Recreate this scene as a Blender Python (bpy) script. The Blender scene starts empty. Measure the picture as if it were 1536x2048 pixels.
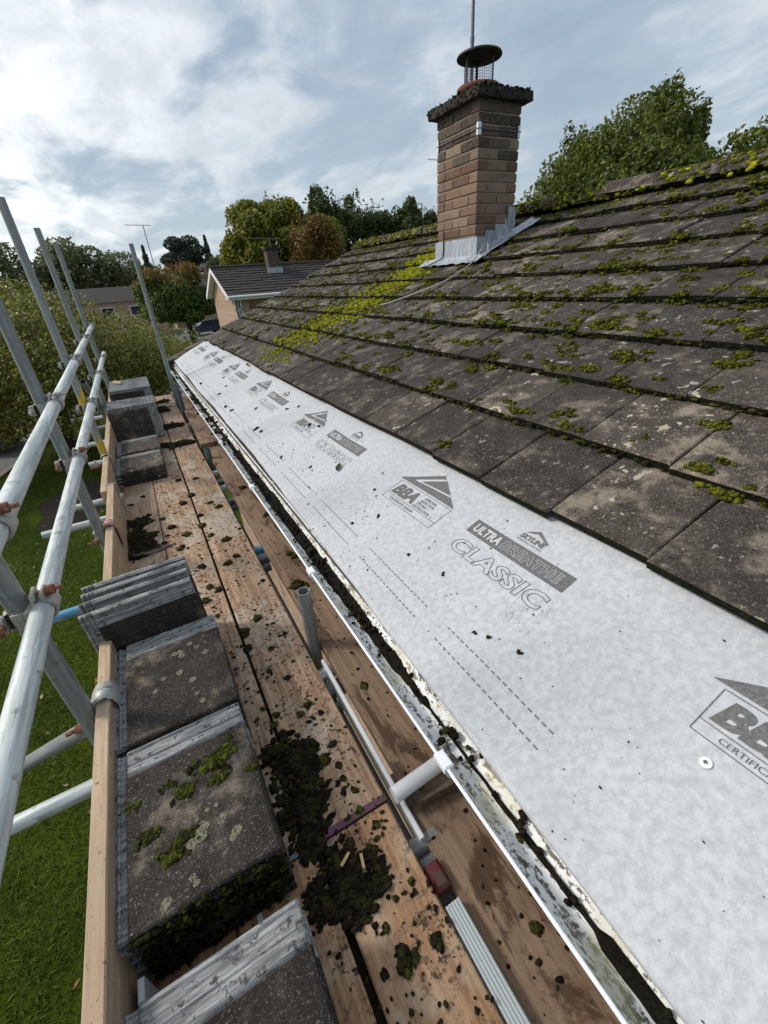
import bpy, bmesh, math, random
import numpy as np
from mathutils import Vector, Matrix, Euler
random.seed(7); rng = np.random.default_rng(7)
sc = bpy.context.scene
COL = sc.collection
R = math.radians

# ------------------------------------------------------------------ camera
FPX = 848.1
CX = np.array((0.87072886, -0.28535372, 0.40050532))   # world x, y, z as seen by the camera (right, down, forward)
CY = np.array((-0.48772643, -0.39696531, 0.77752265))
CZ = np.array((-0.06288226, -0.87234844, -0.4848237))
cam = bpy.data.cameras.new('camera'); camo = bpy.data.objects.new('camera', cam); COL.objects.link(camo)
cam.sensor_fit = 'HORIZONTAL'; cam.sensor_width = 36.0; cam.lens = 36.0 * FPX / 1536.0
cam.clip_start = 0.02; cam.clip_end = 2000
right = (CX[0], CY[0], CZ[0]); down = (CX[1], CY[1], CZ[1]); fwd = (CX[2], CY[2], CZ[2])
camo.matrix_world = Matrix(((right[0], -down[0], -fwd[0], 0), (right[1], -down[1], -fwd[1], 0), (right[2], -down[2], -fwd[2], 0), (0, 0, 0, 1)))
sc.camera = camo

# ------------------------------------------------------------------ light and sky
SUN = Vector((-0.62, 0.42, 0.66)).normalized()
sun_el = math.asin(SUN.z); sun_az = math.atan2(SUN.x, SUN.y)
w = bpy.data.worlds.new('World'); sc.world = w; w.use_nodes = True
nt = w.node_tree; N = nt.nodes; L = nt.links
bg = N['Background']; bg.inputs['Strength'].default_value = 0.1
sky = N.new('ShaderNodeTexSky'); sky.sky_type = 'NISHITA'; sky.sun_disc = False
sky.sun_elevation = sun_el; sky.sun_rotation = sun_az; sky.air_density = 1.0; sky.dust_density = 1.5
tc = N.new('ShaderNodeTexCoord')
sep = N.new('ShaderNodeSeparateXYZ'); L.new(tc.outputs['Generated'], sep.inputs[0])
def wm(op, a, b=None, clamp=False):
    n = N.new('ShaderNodeMath'); n.operation = op; n.use_clamp = clamp
    for i, v in enumerate((a, b)):
        if v is None: continue
        if hasattr(v, 'type'): L.new(v, n.inputs[i])
        else: n.inputs[i].default_value = v
    return n.outputs[0]
den = wm('ADD', wm('MAXIMUM', sep.outputs[2], 0.0), 0.16)
px_ = wm('DIVIDE', sep.outputs[0], den); py_ = wm('DIVIDE', sep.outputs[1], den)
com = N.new('ShaderNodeCombineXYZ'); L.new(px_, com.inputs[0]); L.new(py_, com.inputs[1])
def wnoise(scale, detail, rough, dist, off, stretch=(1, 1, 1), rot=0):
    mp = N.new('ShaderNodeMapping'); mp.inputs['Location'].default_value = off; mp.inputs['Scale'].default_value = stretch; mp.inputs['Rotation'].default_value = (0, 0, rot)
    L.new(com.outputs[0], mp.inputs[0])
    n = N.new('ShaderNodeTexNoise'); n.inputs['Scale'].default_value = scale; n.inputs['Detail'].default_value = detail
    n.inputs['Roughness'].default_value = rough; n.inputs['Distortion'].default_value = dist
    L.new(mp.outputs[0], n.inputs['Vector']); return n.outputs['Fac']
def wramp(f, a, b, smooth=True):
    m = N.new('ShaderNodeMapRange'); m.interpolation_type = 'SMOOTHSTEP' if smooth else 'LINEAR'
    m.inputs['From Min'].default_value = a; m.inputs['From Max'].default_value = b; L.new(f, m.inputs[0]); return m.outputs[0]
def wmix(f, a, b):
    n = N.new('ShaderNodeMix'); n.data_type = 'RGBA'
    if hasattr(f, 'type'): L.new(f, n.inputs[0])
    else: n.inputs[0].default_value = f
    for i, v in ((6, a), (7, b)):
        if hasattr(v, 'type'): L.new(v, n.inputs[i])
        else: n.inputs[i].default_value = (*v, 1)
    return n.outputs[2]
big = wnoise(0.62, 3, 0.5, 0.3, (3.1, 1.7, 0), (1, 1.0, 1), 0.6)
fine = wnoise(1.9, 9, 0.56, 0.30, (0.4, 5.2, 0), (1.25, 0.8, 1), 0.9)
dot = N.new('ShaderNodeVectorMath'); dot.operation = 'DOT_PRODUCT'; L.new(tc.outputs['Generated'], dot.inputs[0])
dot.inputs[1].default_value = Vector((-0.72, 0.62, 0.40)).normalized()
glow = wramp(dot.outputs['Value'], 0.35, 1.0)
cl = wm('ADD', wm('MULTIPLY', big, 0.42), wm('MULTIPLY', fine, 0.78))
cl = wm('ADD', cl, wm('MULTIPLY', glow, 0.26))
mask = wramp(cl, 0.58, 0.74)
fine2 = wnoise(3.4, 7, 0.6, 0.35, (7.4, 2.2, 0), (1.3, 0.75, 1), 0.9)
grey = wmix(wramp(fine, 0.3, 0.7), (3.3, 4.2, 5.3), (4.7, 5.55, 6.4))     # thin blue-grey cloud sheet
hor = wramp(sep.outputs[2], 0.32, 0.0)
grey = wmix(wm('MULTIPLY', hor, 0.75), grey, (5.3, 6.25, 6.7))
white = wmix(glow, (6.6, 7.2, 7.7), (12.5, 12.6, 12.6))
white = wmix(wm('MULTIPLY', wramp(fine2, 0.60, 0.36), 0.5), white, (5.0, 5.6, 6.15))
cloud = wmix(mask, grey, white)
skyc = wmix(0.9, sky.outputs[0], cloud)
L.new(skyc, bg.inputs['Color'])
sl = bpy.data.lights.new('sun', 'SUN'); sl.energy = 2.2; sl.angle = R(10); sl.color = (1.0, 0.955, 0.89)
so = bpy.data.objects.new('sun', sl); COL.objects.link(so); so.rotation_euler = SUN.to_track_quat('Z', 'Y').to_euler(); so.location = (0, 0, 30)
vs = sc.view_settings; sc.display_settings.display_device = 'sRGB'
vs.view_transform = 'Standard'; vs.look = 'None'; vs.exposure = 0.15; vs.gamma = 1.0; vs.use_curve_mapping = False

# ------------------------------------------------------------------ material helpers
class M:
    def __init__(s, name, rough=0.85, metal=0.0, spec=0.3):
        s.m = bpy.data.materials.new(name); s.m.use_nodes = True; s.nt = s.m.node_tree
        s.b = s.nt.nodes['Principled BSDF']; s.b.inputs['Roughness'].default_value = rough
        s.b.inputs['Metallic'].default_value = metal; s.b.inputs['Specular IOR Level'].default_value = spec
    def n(s, t): return s.nt.nodes.new(t)
    def l(s, a, b): s.nt.links.new(a, b)
    def put(s, sock, v):
        if hasattr(v, 'is_output'): s.l(v, sock)
        elif isinstance(v, tuple) and len(v) == 3 and sock.type == 'RGBA': sock.default_value = (*v, 1)
        else: sock.default_value = v
    def pos(s): return s.n('ShaderNodeNewGeometry').outputs['Position']
    def obj(s): return s.n('ShaderNodeTexCoord').outputs['Object']
    def island(s): return s.n('ShaderNodeNewGeometry').outputs['Random Per Island']
    def rnd(s): return s.n('ShaderNodeObjectInfo').outputs['Random']
    def vec(s, v, scale=(1, 1, 1), loc=(0, 0, 0), rot=(0, 0, 0)):
        m = s.n('ShaderNodeMapping'); s.l(v, m.inputs[0]); m.inputs['Scale'].default_value = scale; m.inputs['Rotation'].default_value = rot
        s.put(m.inputs['Location'], loc); return m.outputs[0]
    def jig(s, v, amt=20.0):     # shift the pattern by a random amount per object
        c = s.n('ShaderNodeCombineXYZ'); r = s.math('MULTIPLY', s.rnd(), amt)
        for i in range(3): s.l(r, c.inputs[i])
        a = s.n('ShaderNodeVectorMath'); s.l(v, a.inputs[0]); s.l(c.outputs[0], a.inputs[1]); return a.outputs[0]
    def noise(s, v, scale, detail=4, rough=0.55, dist=0.0):
        n = s.n('ShaderNodeTexNoise'); s.l(v, n.inputs['Vector']); n.inputs['Scale'].default_value = scale
        n.inputs['Detail'].default_value = detail; n.inputs['Roughness'].default_value = rough; n.inputs['Distortion'].default_value = dist
        return n.outputs['Fac']
    def voro(s, v, scale, feat='F1'):
        n = s.n('ShaderNodeTexVoronoi'); n.feature = feat; s.l(v, n.inputs['Vector']); n.inputs['Scale'].default_value = scale; return n.outputs['Distance']
    def rng(s, f, a, b, lo=0.0, hi=1.0):
        m = s.n('ShaderNodeMapRange'); m.interpolation_type = 'SMOOTHSTEP'
        s.put(m.inputs[0], f); m.inputs[1].default_value = a; m.inputs[2].default_value = b; m.inputs[3].default_value = lo; m.inputs[4].default_value = hi
        return m.outputs[0]
    def math(s, op, a, b=0.0, clamp=False):
        m = s.n('ShaderNodeMath'); m.operation = op; m.use_clamp = clamp; s.put(m.inputs[0], a); s.put(m.inputs[1], b); return m.outputs[0]
    def mix(s, f, a, b, mode='MIX'):
        m = s.n('ShaderNodeMix'); m.data_type = 'RGBA'; m.blend_type = mode
        s.put(m.inputs[0], f); s.put(m.inputs[6], a); s.put(m.inputs[7], b); return m.outputs[2]
    def ramp(s, f, stops):
        r = s.n('ShaderNodeValToRGB'); s.l(f, r.inputs[0]); e = r.color_ramp.elements
        while len(e) < len(stops): e.new(0.5)
        for el, (p, c) in zip(e, stops): el.position = p; el.color = (*c, 1)
        return r.outputs[0]
    def col(s, c): s.put(s.b.inputs['Base Color'], c); return s
    def bump(s, h, strength=0.4, dist=0.01):
        b = s.n('ShaderNodeBump'); b.inputs['Strength'].default_value = strength; b.inputs['Distance'].default_value = dist
        s.l(h, b.inputs['Height']); s.l(b.outputs[0], s.b.inputs['Normal']); return s
    def rough(s, v): s.put(s.b.inputs['Roughness'], v); return s

def galv(name, a, b, metal=0.35, paint=None, cover=0.5, rough=0.5, band=None):
    m = M(name, rough, metal, 0.5); o = m.jig(m.obj())
    st = m.noise(m.vec(o, (26, 26, 1.6)), 3.0, 5, 0.6); bl = m.noise(o, 30, 4)
    c = m.mix(m.rng(st, 0.35, 0.7), a, b); c = m.mix(m.rng(bl, 0.60, 0.68, 0, 0.55), c, (0.15, 0.145, 0.14)); c = m.mix(m.rng(m.noise(m.vec(o, (90, 90, 7)), 1.3, 4, .7), 0.60, 0.66, 0, 0.6), c, tuple(x * .5 for x in a)); c = m.mix(m.rng(m.noise(o, 130, 3, .6), 0.66, 0.70, 0, 0.7), c, (0.62, 0.62, 0.6))
    if paint:
        pm = m.rng(m.noise(m.vec(o, (8, 8, 2.2)), 2.2, 4, 0.6), cover, cover + 0.06)
        if band: z_ = m.n('ShaderNodeSeparateXYZ'); m.l(m.obj(), z_.inputs[0]); pm = m.math('MULTIPLY', pm, m.math('MULTIPLY', m.rng(z_.outputs[2], band[0], band[0] + .1), m.rng(z_.outputs[2], band[1] + .1, band[1])))
        c = m.mix(pm, c, paint)
    m.col(c); m.bump(bl, 0.12, 0.002); return m.m
G_BRIGHT = galv('galvanised bright', (0.40, 0.44, 0.43), (0.72, 0.75, 0.74))
G_DULL = galv('galvanised dull', (0.20, 0.215, 0.21), (0.33, 0.345, 0.34), 0.3)
G_YELLOW = galv('galvanised with yellow paint', (0.24, 0.26, 0.26), (0.36, 0.38, 0.38), 0.25, (0.62, 0.42, 0.03), 0.46, .5, (2.6, 3.95))
G_BLUE = galv('galvanised with blue paint', (0.36, 0.40, 0.42), (0.5, 0.54, 0.55), 0.2, (0.10, 0.28, 0.42), 0.42)
G_POST = galv('galvanised blue grey', (0.10, 0.13, 0.15), (0.18, 0.22, 0.24), 0.35)
G_PALE = galv('coupler steel', (0.34, 0.32, 0.27), (0.52, 0.5, 0.44), 0.2)
G_RED = galv('coupler with red paint', (0.40, 0.36, 0.32), (0.5, 0.46, 0.42), 0.1, (0.42, 0.12, 0.09), 0.55)
G_PINK = galv('clip with faded red paint', (0.36, 0.17, 0.15), (0.48, 0.24, 0.21), 0.0, (0.30, 0.28, 0.26), 0.66)
m = M('rust', 0.9); o = m.obj(); m.col(m.mix(m.rng(m.noise(o, 90), 0.4, 0.65), (0.17, 0.06, 0.03), (0.32, 0.17, 0.10))); RUST = m.m
m = M('clip strap galvanised', 0.5, 0.3); o = m.obj(); m.col(m.mix(m.rng(m.noise(m.vec(o, (14, 60, 14)), 1.5, 4), 0.58, 0.68), (0.42, 0.42, 0.39), (0.10, 0.095, 0.085))); STRAP = m.m

def wood(name, c1, c2, c3, dirt=0.55, stain=0.0, rough=0.8, axis=1, speck=0.5):
    m = M(name, rough, 0, 0.35); o = m.jig(m.obj())
    sc_ = [22, 22, 22]; sc_[axis] = 1.1
    g = m.noise(m.vec(o, tuple(sc_)), 3.0, 6, 0.65, 0.4); blot = m.noise(o, 5.0, 5, 0.62)
    c = m.mix(m.rng(g, 0.33, 0.68), c1, c2); c = m.mix(m.rng(blot, 0.45, 0.66, 0, 0.8), c, c3)
    sc2 = [120, 120, 120]; sc2[axis] = 4.0
    g2 = m.noise(m.vec(o, tuple(sc2)), 1.0, 3, 0.6); c = m.mix(m.rng(g2, 0.55, 0.75, 0, 0.5), c, tuple(x * 0.42 for x in c1))
    d = m.math('MULTIPLY', m.rng(m.noise(o, 60, 7, 0.74), dirt, dirt + 0.05), m.rng(m.noise(o, 6.5, 3), 0.36, 0.62, 0.15, 1))
    c = m.mix(m.math('MULTIPLY', d, 0.9), c, (0.030, 0.022, 0.016))
    d2 = m.rng(m.noise(o, 150, 3, 0.6), 0.64, 0.70, 0, speck); c = m.mix(d2, c, (0.05, 0.035, 0.025))
    rv = 0.72
    if stain > 0:
        sg = [11, 11, 11]; sg[axis] = 3.4
        s1 = m.rng(m.noise(m.vec(o, tuple(sg)), 0.9, 7, 0.72, 0.6), 0.66 - stain, 0.74 - stain); c = m.mix(m.math('MULTIPLY', s1, 0.8), c, (0.055, 0.028, 0.014))
        rv = m.rng(s1, 0, 1, 0.72, 0.42)
    m.col(c); m.rough(rv); m.bump(m.math('ADD', g, m.math('MULTIPLY', g2, 0.5)), 0.35, 0.004); return m.m
WOOD = wood('scaffold board timber', (0.27, 0.155, 0.085), (0.52, 0.355, 0.228), (0.52, 0.44, 0.35), 0.525, 0.02, 0.7, 1, 0.75)
WOODNEAR = wood('worn orange board timber', (0.30, 0.155, 0.075), (0.50, 0.30, 0.165), (0.58, 0.45, 0.32), 0.525, 0.03, 0.75, 1, 0.75)
WOODIN = wood('damp board timber', (0.185, 0.115, 0.070), (0.33, 0.222, 0.145), (0.27, 0.185, 0.122), 0.59, 0.14, 0.6, 1, 0.4)
TOE = wood('toe board timber', (0.38, 0.255, 0.155), (0.57, 0.42, 0.28), (0.42, 0.30, 0.20), 0.60, 0, 0.8, 1, 0.55)
STICKW = wood('fresh batten timber', (0.55, 0.36, 0.16), (0.68, 0.47, 0.24), (0.6, 0.4, 0.2), 0.75, 0)
BARKW = wood('old grey timber', (0.10, 0.075, 0.05), (0.2, 0.15, 0.11), (0.15, 0.12, 0.09), 0.5, 0, 0.9, 0)
def paintm(name, c, under=(0.09, 0.06, 0.045), th=0.42, rough=0.6):
    m = M(name, rough); o = m.obj(); m.col(m.mix(m.rng(m.noise(o, 38, 5, 0.65), th, th + 0.08), under, c)); return m.m
P_PURPLE = paintm('purple end band', (0.15, 0.05, 0.095)); P_TEAL = paintm('grey green end band', (0.16, 0.21, 0.21))
P_RED = paintm('red painted clamp', (0.13, 0.028, 0.028)); P_YEL = paintm('yellow paint', (0.55, 0.36, 0.02))

def tile_mat(name, dark=1.0, patch=0.55, wet=0.0, lich=0.655):
    m = M(name, 0.9, 0, 0.25); p = m.pos()
    b = m.noise(p, 6.0, 6, 0.66, 0.3); b2 = m.noise(p, 15, 5, 0.65); sp = m.noise(p, 170, 3, 0.6); sp2 = m.noise(p, 420, 2, 0.5)
    c = m.ramp(b2, [(0.25, (0.033 * dark, 0.027 * dark, 0.024 * dark)), (0.55, (0.078 * dark, 0.066 * dark, 0.058 * dark)), (0.8, (0.125 * dark, 0.108 * dark, 0.092 * dark))])
    tan = m.math('MULTIPLY', m.rng(b, patch, patch + 0.13), m.rng(b2, 0.36, 0.62)); c = m.mix(m.math('MULTIPLY', tan, 0.8), c, (0.215, 0.185, 0.145))
    c = m.mix(m.rng(sp, 0.60, 0.68, 0, 0.6), c, (0.30, 0.265, 0.215)); c = m.mix(m.rng(sp2, 0.62, 0.70, 0, 0.5), c, (0.42, 0.38, 0.32))
    c = m.mix(m.rng(sp, 0.40, 0.32, 0, 0.75), c, (0.012, 0.010, 0.009))
    fl = m.math('MULTIPLY', m.rng(m.noise(p, 75, 3, 0.5), lich - .015, lich + .03), m.rng(m.noise(p, 2.4, 3), 0.42, 0.62)); c = m.mix(m.math('MULTIPLY', fl, 0.8), c, (0.30, 0.295, 0.275))
    li = m.math('MULTIPLY', m.rng(m.noise(p, 30, 2, 0.4, 0.3), lich, lich + 0.03), m.rng(m.noise(p, 3.1, 2), 0.45, 0.58)); c = m.mix(m.math('MULTIPLY', li, 0.85), c, (0.37, 0.355, 0.29))
    c = m.mix(1.0, c, m.ramp(m.rnd(), [(0, (0.66, 0.63, 0.62)), (0.5, (1, 0.96, 0.92)), (1, (1.4, 1.33, 1.24))]), 'MULTIPLY')
    m.col(c); m.bump(m.math('ADD', sp, m.math('MULTIPLY', b2, 0.7)), 0.55, 0.004); return m.m
TILE = tile_mat('weathered concrete tile', 0.60, 0.48)
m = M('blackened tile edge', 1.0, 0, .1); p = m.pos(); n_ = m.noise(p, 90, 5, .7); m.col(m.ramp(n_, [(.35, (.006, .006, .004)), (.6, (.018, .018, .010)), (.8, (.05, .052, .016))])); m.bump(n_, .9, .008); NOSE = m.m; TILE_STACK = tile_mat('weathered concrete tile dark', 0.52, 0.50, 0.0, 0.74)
m = M('bare tile concrete', 0.85, 0, 0.3); p = m.jig(m.obj(), 9)
st = m.noise(m.vec(p, (7, 70, 30)), 1.8, 7, 0.72); c = m.mix(m.rng(st, 0.38, 0.66), (0.15, 0.15, 0.148), (0.42, 0.42, 0.405))
c = m.mix(m.rng(m.noise(p, 48, 6, 0.72), 0.55, 0.62, 0, 0.9), c, (0.05, 0.046, 0.042)); m.col(c); m.bump(st, 0.3, 0.003); BARE = m.m

def moss_mat(name, dark, mid, bright):
    m = M(name, 1.0, 0, 0.1); p = m.pos(); i = m.island(); n = m.noise(p, 150, 4, 0.7); n2 = m.noise(p, 26, 3)
    f = m.math('ADD', m.math('MULTIPLY', i, 0.55), m.math('MULTIPLY', n2, 0.55))
    c = m.ramp(f, [(0.22, dark), (0.52, mid), (0.82, bright)]); c = m.mix(m.rng(n, 0.5, 0.36, 0, 0.6), c, tuple(x * 0.25 for x in dark))
    m.col(c); m.bump(n, 0.9, 0.012); return m.m
MOSS = moss_mat('roof moss', (0.018, 0.019, 0.006), (0.070, 0.075, 0.011), (0.215, 0.22, 0.020))
MOSS_BRIGHT = moss_mat('bright roof moss', (0.13, 0.13, 0.012), (0.34, 0.335, 0.018), (0.50, 0.49, 0.03))
MOSS_DARK = moss_mat('dirt and moss', (0.013, 0.009, 0.007), (0.033, 0.024, 0.016), (0.060, 0.058, 0.017))
MOSS_CLOD = moss_mat('moss clod', (0.016, 0.013, 0.008), (0.05, 0.05, 0.014), (0.11, 0.12, 0.02))
SILT = moss_mat('gutter silt', (0.010, 0.008, 0.006), (0.016, 0.013, 0.010), (0.03, 0.028, 0.016))

m = M('membrane fleece', 0.75, 0, 0.3); p = m.pos()
n1 = m.noise(p, 58, 6, 0.68); n2 = m.noise(p, 240, 3, 0.6); n3 = m.noise(p, 5, 3)
c = m.mix(m.rng(n1, 0.32, 0.68), (0.42, 0.428, 0.442), (0.555, 0.563, 0.572)); c = m.mix(m.rng(n2, 0.56, 0.72, 0, 0.45), c, (0.62, 0.63, 0.64)); c = m.mix(m.rng(n3, 0.5, 0.75, 0, 0.35), c, (0.41, 0.42, 0.436))
sm = m.math('MULTIPLY', m.rng(m.noise(p, 9, 6, 0.72, 0.5), 0.66, 0.74), m.rng(n2, 0.4, 0.6)); c = m.mix(m.math('MULTIPLY', sm, 0.4), c, (0.28, 0.25, 0.21))
dn = m.n('ShaderNodeVectorMath'); dn.operation = 'DISTANCE'; m.l(p, dn.inputs[0]); dn.inputs[1].default_value = (0.722, 0.60, -0.825)
sm2 = m.math('MULTIPLY', m.rng(dn.outputs['Value'], 0.10, 0.02), m.rng(m.noise(m.vec(p, (30, 60, 30)), 1.2, 6, 0.75, .6), 0.52, 0.62)); c = m.mix(m.math('MULTIPLY', sm2, 0.75), c, (0.16, 0.13, 0.10))
m.col(c); m.bump(m.math('ADD', n1, m.math('MULTIPLY', n2, 0.6)), 0.28, 0.005); FLEECE = m.m
m = M('print ink', 0.75, 0, 0.2); p = m.pos(); m.col(m.mix(m.rng(m.noise(p, 130, 4, 0.7), 0.35, 0.75), (0.115, 0.113, 0.11), (0.205, 0.20, 0.195))); INK = m.m
m = M('unprinted fleece', 0.75, 0, 0.3); p = m.pos(); m.col(m.mix(m.noise(p, 120, 3), (0.46, 0.468, 0.48), (0.6, 0.608, 0.617))); NOINK = m.m

m = M('dirty white gutter plastic', 0.45, 0, 0.4); p = m.pos()
g1 = m.noise(m.vec(p, (40, 10, 40)), 1.6, 7, 0.75, 0.4); g2 = m.noise(p, 95, 4, 0.7)
c = m.mix(m.rng(m.math('ADD', m.math('MULTIPLY', g1, 0.6), m.math('MULTIPLY', g2, 0.4)), 0.50, 0.56), (0.84, 0.835, 0.80), (0.10, 0.085, 0.06)); c = m.mix(m.rng(m.noise(p, 7, 3), 0.45, 0.68, 0, 0.6), c, (0.52, 0.46, 0.27)); m.col(c); GUTIN = m.m
m = M('white plastic', 0.35, 0, 0.45); p = m.pos(); m.col(m.mix(m.rng(m.noise(m.vec(p, (30, 30, 30)), 2, 5, 0.7), 0.58, 0.74, 0, 0.5), (0.82, 0.83, 0.84), (0.35, 0.34, 0.31))); WPLAST = m.m
m = M('ribbed aluminium', 0.45, 0.25, 0.5); p = m.pos(); m.col(m.mix(m.noise(m.vec(p, (60, 3, 60)), 2, 4), (0.60, 0.64, 0.64), (0.76, 0.80, 0.80))); ALU = m.m

def brick_mat(name, stops):
    m = M(name, 0.92, 0, 0.2); p = m.pos(); n = m.noise(p, 42, 5, 0.65); n2 = m.noise(p, 160, 3)
    c = m.ramp(m.rnd(), stops); c = m.mix(m.rng(n, 0.4, 0.7, 0, 0.55), c, (0.20, 0.152, 0.112)); c = m.mix(m.rng(n2, 0.60, 0.7, 0, 0.5), c, (0.07, 0.05, 0.04)); c = m.mix(m.rng(m.noise(p, 11, 3), 0.5, 0.72, 0, 0.4), c, (0.10, 0.078, 0.062))
    m.col(c); m.bump(n, 0.5, 0.005); return m.m
BRICK = brick_mat('buff brick', [(0, (0.125, 0.070, 0.048)), (0.3, (0.20, 0.122, 0.084)), (0.6, (0.26, 0.175, 0.122)), (0.85, (0.19, 0.148, 0.115)), (1, (0.31, 0.225, 0.16))])
BRICK_SOOT = brick_mat('sooty brick', [(0, (0.040, 0.031, 0.027)), (0.6, (0.070, 0.053, 0.043)), (1, (0.115, 0.09, 0.074))])
m = M('mortar', 0.95); p = m.pos(); m.col(m.mix(m.noise(p, 90, 4), (0.15, 0.115, 0.088), (0.33, 0.275, 0.22))); MORTAR = m.m
m = M('chimney capping', 0.95); p = m.pos(); n = m.noise(p, 40, 5, 0.7); m.col(m.mix(m.rng(n, 0.45, 0.68), (0.022, 0.02, 0.018), (0.075, 0.068, 0.058))); m.bump(n, .6, 0.01); CAPM = m.m
m = M('lead', 0.5, 0.3, 0.5); p = m.pos(); n = m.noise(m.vec(p, (16, 40, 5)), 2, 5, 0.65); c = m.mix(m.rng(n, 0.35, 0.7), (0.27, 0.30, 0.335), (0.52, 0.55, 0.585)); m.col(c); m.bump(n, 0.3, 0.01); LEAD = m.m
m = M('terracotta', 0.85); p = m.pos(); m.col(m.mix(m.noise(p, 30, 4), (0.10, 0.036, 0.026), (0.19, 0.075, 0.052))); TERRA = m.m
m = M('black cowl steel', 0.55, 0.4); p = m.pos(); m.col(m.mix(m.rng(m.noise(p, 25, 4), 0.4, 0.7), (0.02, 0.018, 0.018), (0.075, 0.045, 0.04))); COWL = m.m
m = M('aerial steel', 0.5, 0.5); m.col((0.17, 0.165, 0.19)); AERIAL = m.m
m = M('pale cable', 0.6); m.col((0.40, 0.38, 0.37)); CABLEP = m.m
m = M('black cable', 0.6); m.col((0.03, 0.032, 0.036)); CABLEB = m.m

m = M('lawn', 0.95, 0, 0.1); p = m.pos(); n = m.noise(p, 1.1, 4); n2 = m.noise(p, 24, 5, 0.7); c = m.mix(m.rng(n, 0.3, 0.7), (0.036, 0.062, 0.004), (0.075, 0.112, 0.007)); c = m.mix(m.rng(n2, 0.5, 0.7, 0, 0.7), c, (0.016, 0.032, 0.005)); m.col(c); m.bump(n2, 1.0, 0.05); LAWN = m.m
m = M('grass blade', 0.7, 0, 0.2); p = m.pos(); i = m.island(); c = m.ramp(i, [(0, (0.046, 0.072, 0.005)), (0.6, (0.090, 0.128, 0.010)), (1, (0.17, 0.19, 0.022))]); c = m.mix(m.rng(m.noise(p, 1.3, 3), 0.35, 0.7, 0, 0.75), c, (0.050, 0.074, 0.006)); m.col(c); BLADE = m.m
m = M('asphalt', 0.85); p = m.pos(); m.col(m.mix(m.noise(p, 30, 5, 0.7), (0.10, 0.10, 0.104), (0.19, 0.185, 0.18))); m.bump(m.noise(p, 140, 2), 0.3, 0.01); ASPH = m.m
m = M('soil', 1.0); p = m.pos(); n = m.noise(p, 26, 5, 0.7); m.col(m.ramp(n, [(0.35, (0.014, 0.010, 0.007)), (0.6, (0.05, 0.038, 0.028)), (0.75, (0.3, 0.29, 0.28))])); m.bump(n, 1, 0.05); SOIL = m.m
m = M('gravel', 1.0); p = m.pos(); n = m.voro(p, 55); m.col(m.ramp(n, [(0.0, (0.17, 0.15, 0.12)), (0.45, (0.08, 0.07, 0.055)), (0.8, (0.015, 0.013, 0.01))])); m.bump(n, 1, 0.03); GRAV = m.m
m = M('bark', 0.95); p = m.pos(); n = m.noise(m.vec(p, (14, 14, 3)), 2, 5, 0.7); m.col(m.mix(m.rng(n, 0.35, 0.7), (0.022, 0.018, 0.013), (0.075, 0.062, 0.046))); m.bump(n, 1, 0.03); BARK = m.m

def leaf_mat(name, stops, tr=0.25):
    m = M(name, 0.5, 0, 0.5); i = m.island(); p = m.pos()
    f = m.math('ADD', m.math('MULTIPLY', i, 0.7), m.math('MULTIPLY', m.noise(p, 1.6, 3), 0.3)); c = m.ramp(f, stops); m.col(c)
    t = m.n('ShaderNodeBsdfTranslucent'); m.l(c, t.inputs[0]); x = m.n('ShaderNodeMixShader'); x.inputs[0].default_value = tr
    out = m.nt.nodes['Material Output']; m.l(m.b.outputs[0], x.inputs[1]); m.l(t.outputs[0], x.inputs[2]); m.l(x.outputs[0], out.inputs[0]); return m.m
LF_APPLE = leaf_mat('crab apple leaves', [(0.1, (0.045, 0.055, 0.008)), (0.42, (0.13, 0.145, 0.018)), (0.68, (0.26, 0.255, 0.038)), (0.92, (0.46, 0.43, 0.15))], 0.38)
LF_ROWAN = leaf_mat('rowan leaves', [(0.15, (0.045, 0.085, 0.012)), (0.6, (0.11, 0.17, 0.024)), (0.95, (0.21, 0.25, 0.045))], .35)
LF_ORANGE = leaf_mat('orange autumn leaves', [(0.15, (0.14, 0.085, 0.018)), (0.55, (0.27, 0.125, 0.028)), (0.95, (0.36, 0.20, 0.05))])
LF_OAK = leaf_mat('yellow green leaves', [(0.15, (0.075, 0.095, 0.010)), (0.5, (0.20, 0.21, 0.022)), (0.95, (0.38, 0.34, 0.035))], .35)
LF_RUST = leaf_mat('rust leaves', [(0.15, (0.085, 0.052, 0.010)), (0.5, (0.21, 0.115, 0.020)), (0.95, (0.30, 0.20, 0.04))], .35)
LF_DARK = leaf_mat('dark green leaves', [(0.15, (0.032, 0.048, 0.012)), (0.5, (0.078, 0.105, 0.026)), (0.95, (0.17, 0.195, 0.06))], .35)
LF_PINE = leaf_mat('pine needles', [(0.15, (0.024, 0.038, 0.022)), (0.5, (0.052, 0.075, 0.042)), (0.95, (0.10, 0.125, 0.07))])
LF_FAR = leaf_mat('distant foliage', [(0.15, (0.07, 0.088, 0.036)), (0.5, (0.14, 0.165, 0.065)), (0.95, (0.24, 0.25, 0.11))], .35)
LF_MAPLE = leaf_mat('maple leaves', [(0.15, (0.034, 0.054, 0.006)), (0.5, (0.105, 0.138, 0.015)), (0.95, (0.27, 0.28, 0.045))], 0.4)
LF_GOLD = leaf_mat('golden leaves', [(0.15, (0.13, 0.125, 0.02)), (0.55, (0.26, 0.24, 0.04)), (0.95, (0.42, 0.34, 0.09))], 0.3)

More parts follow.
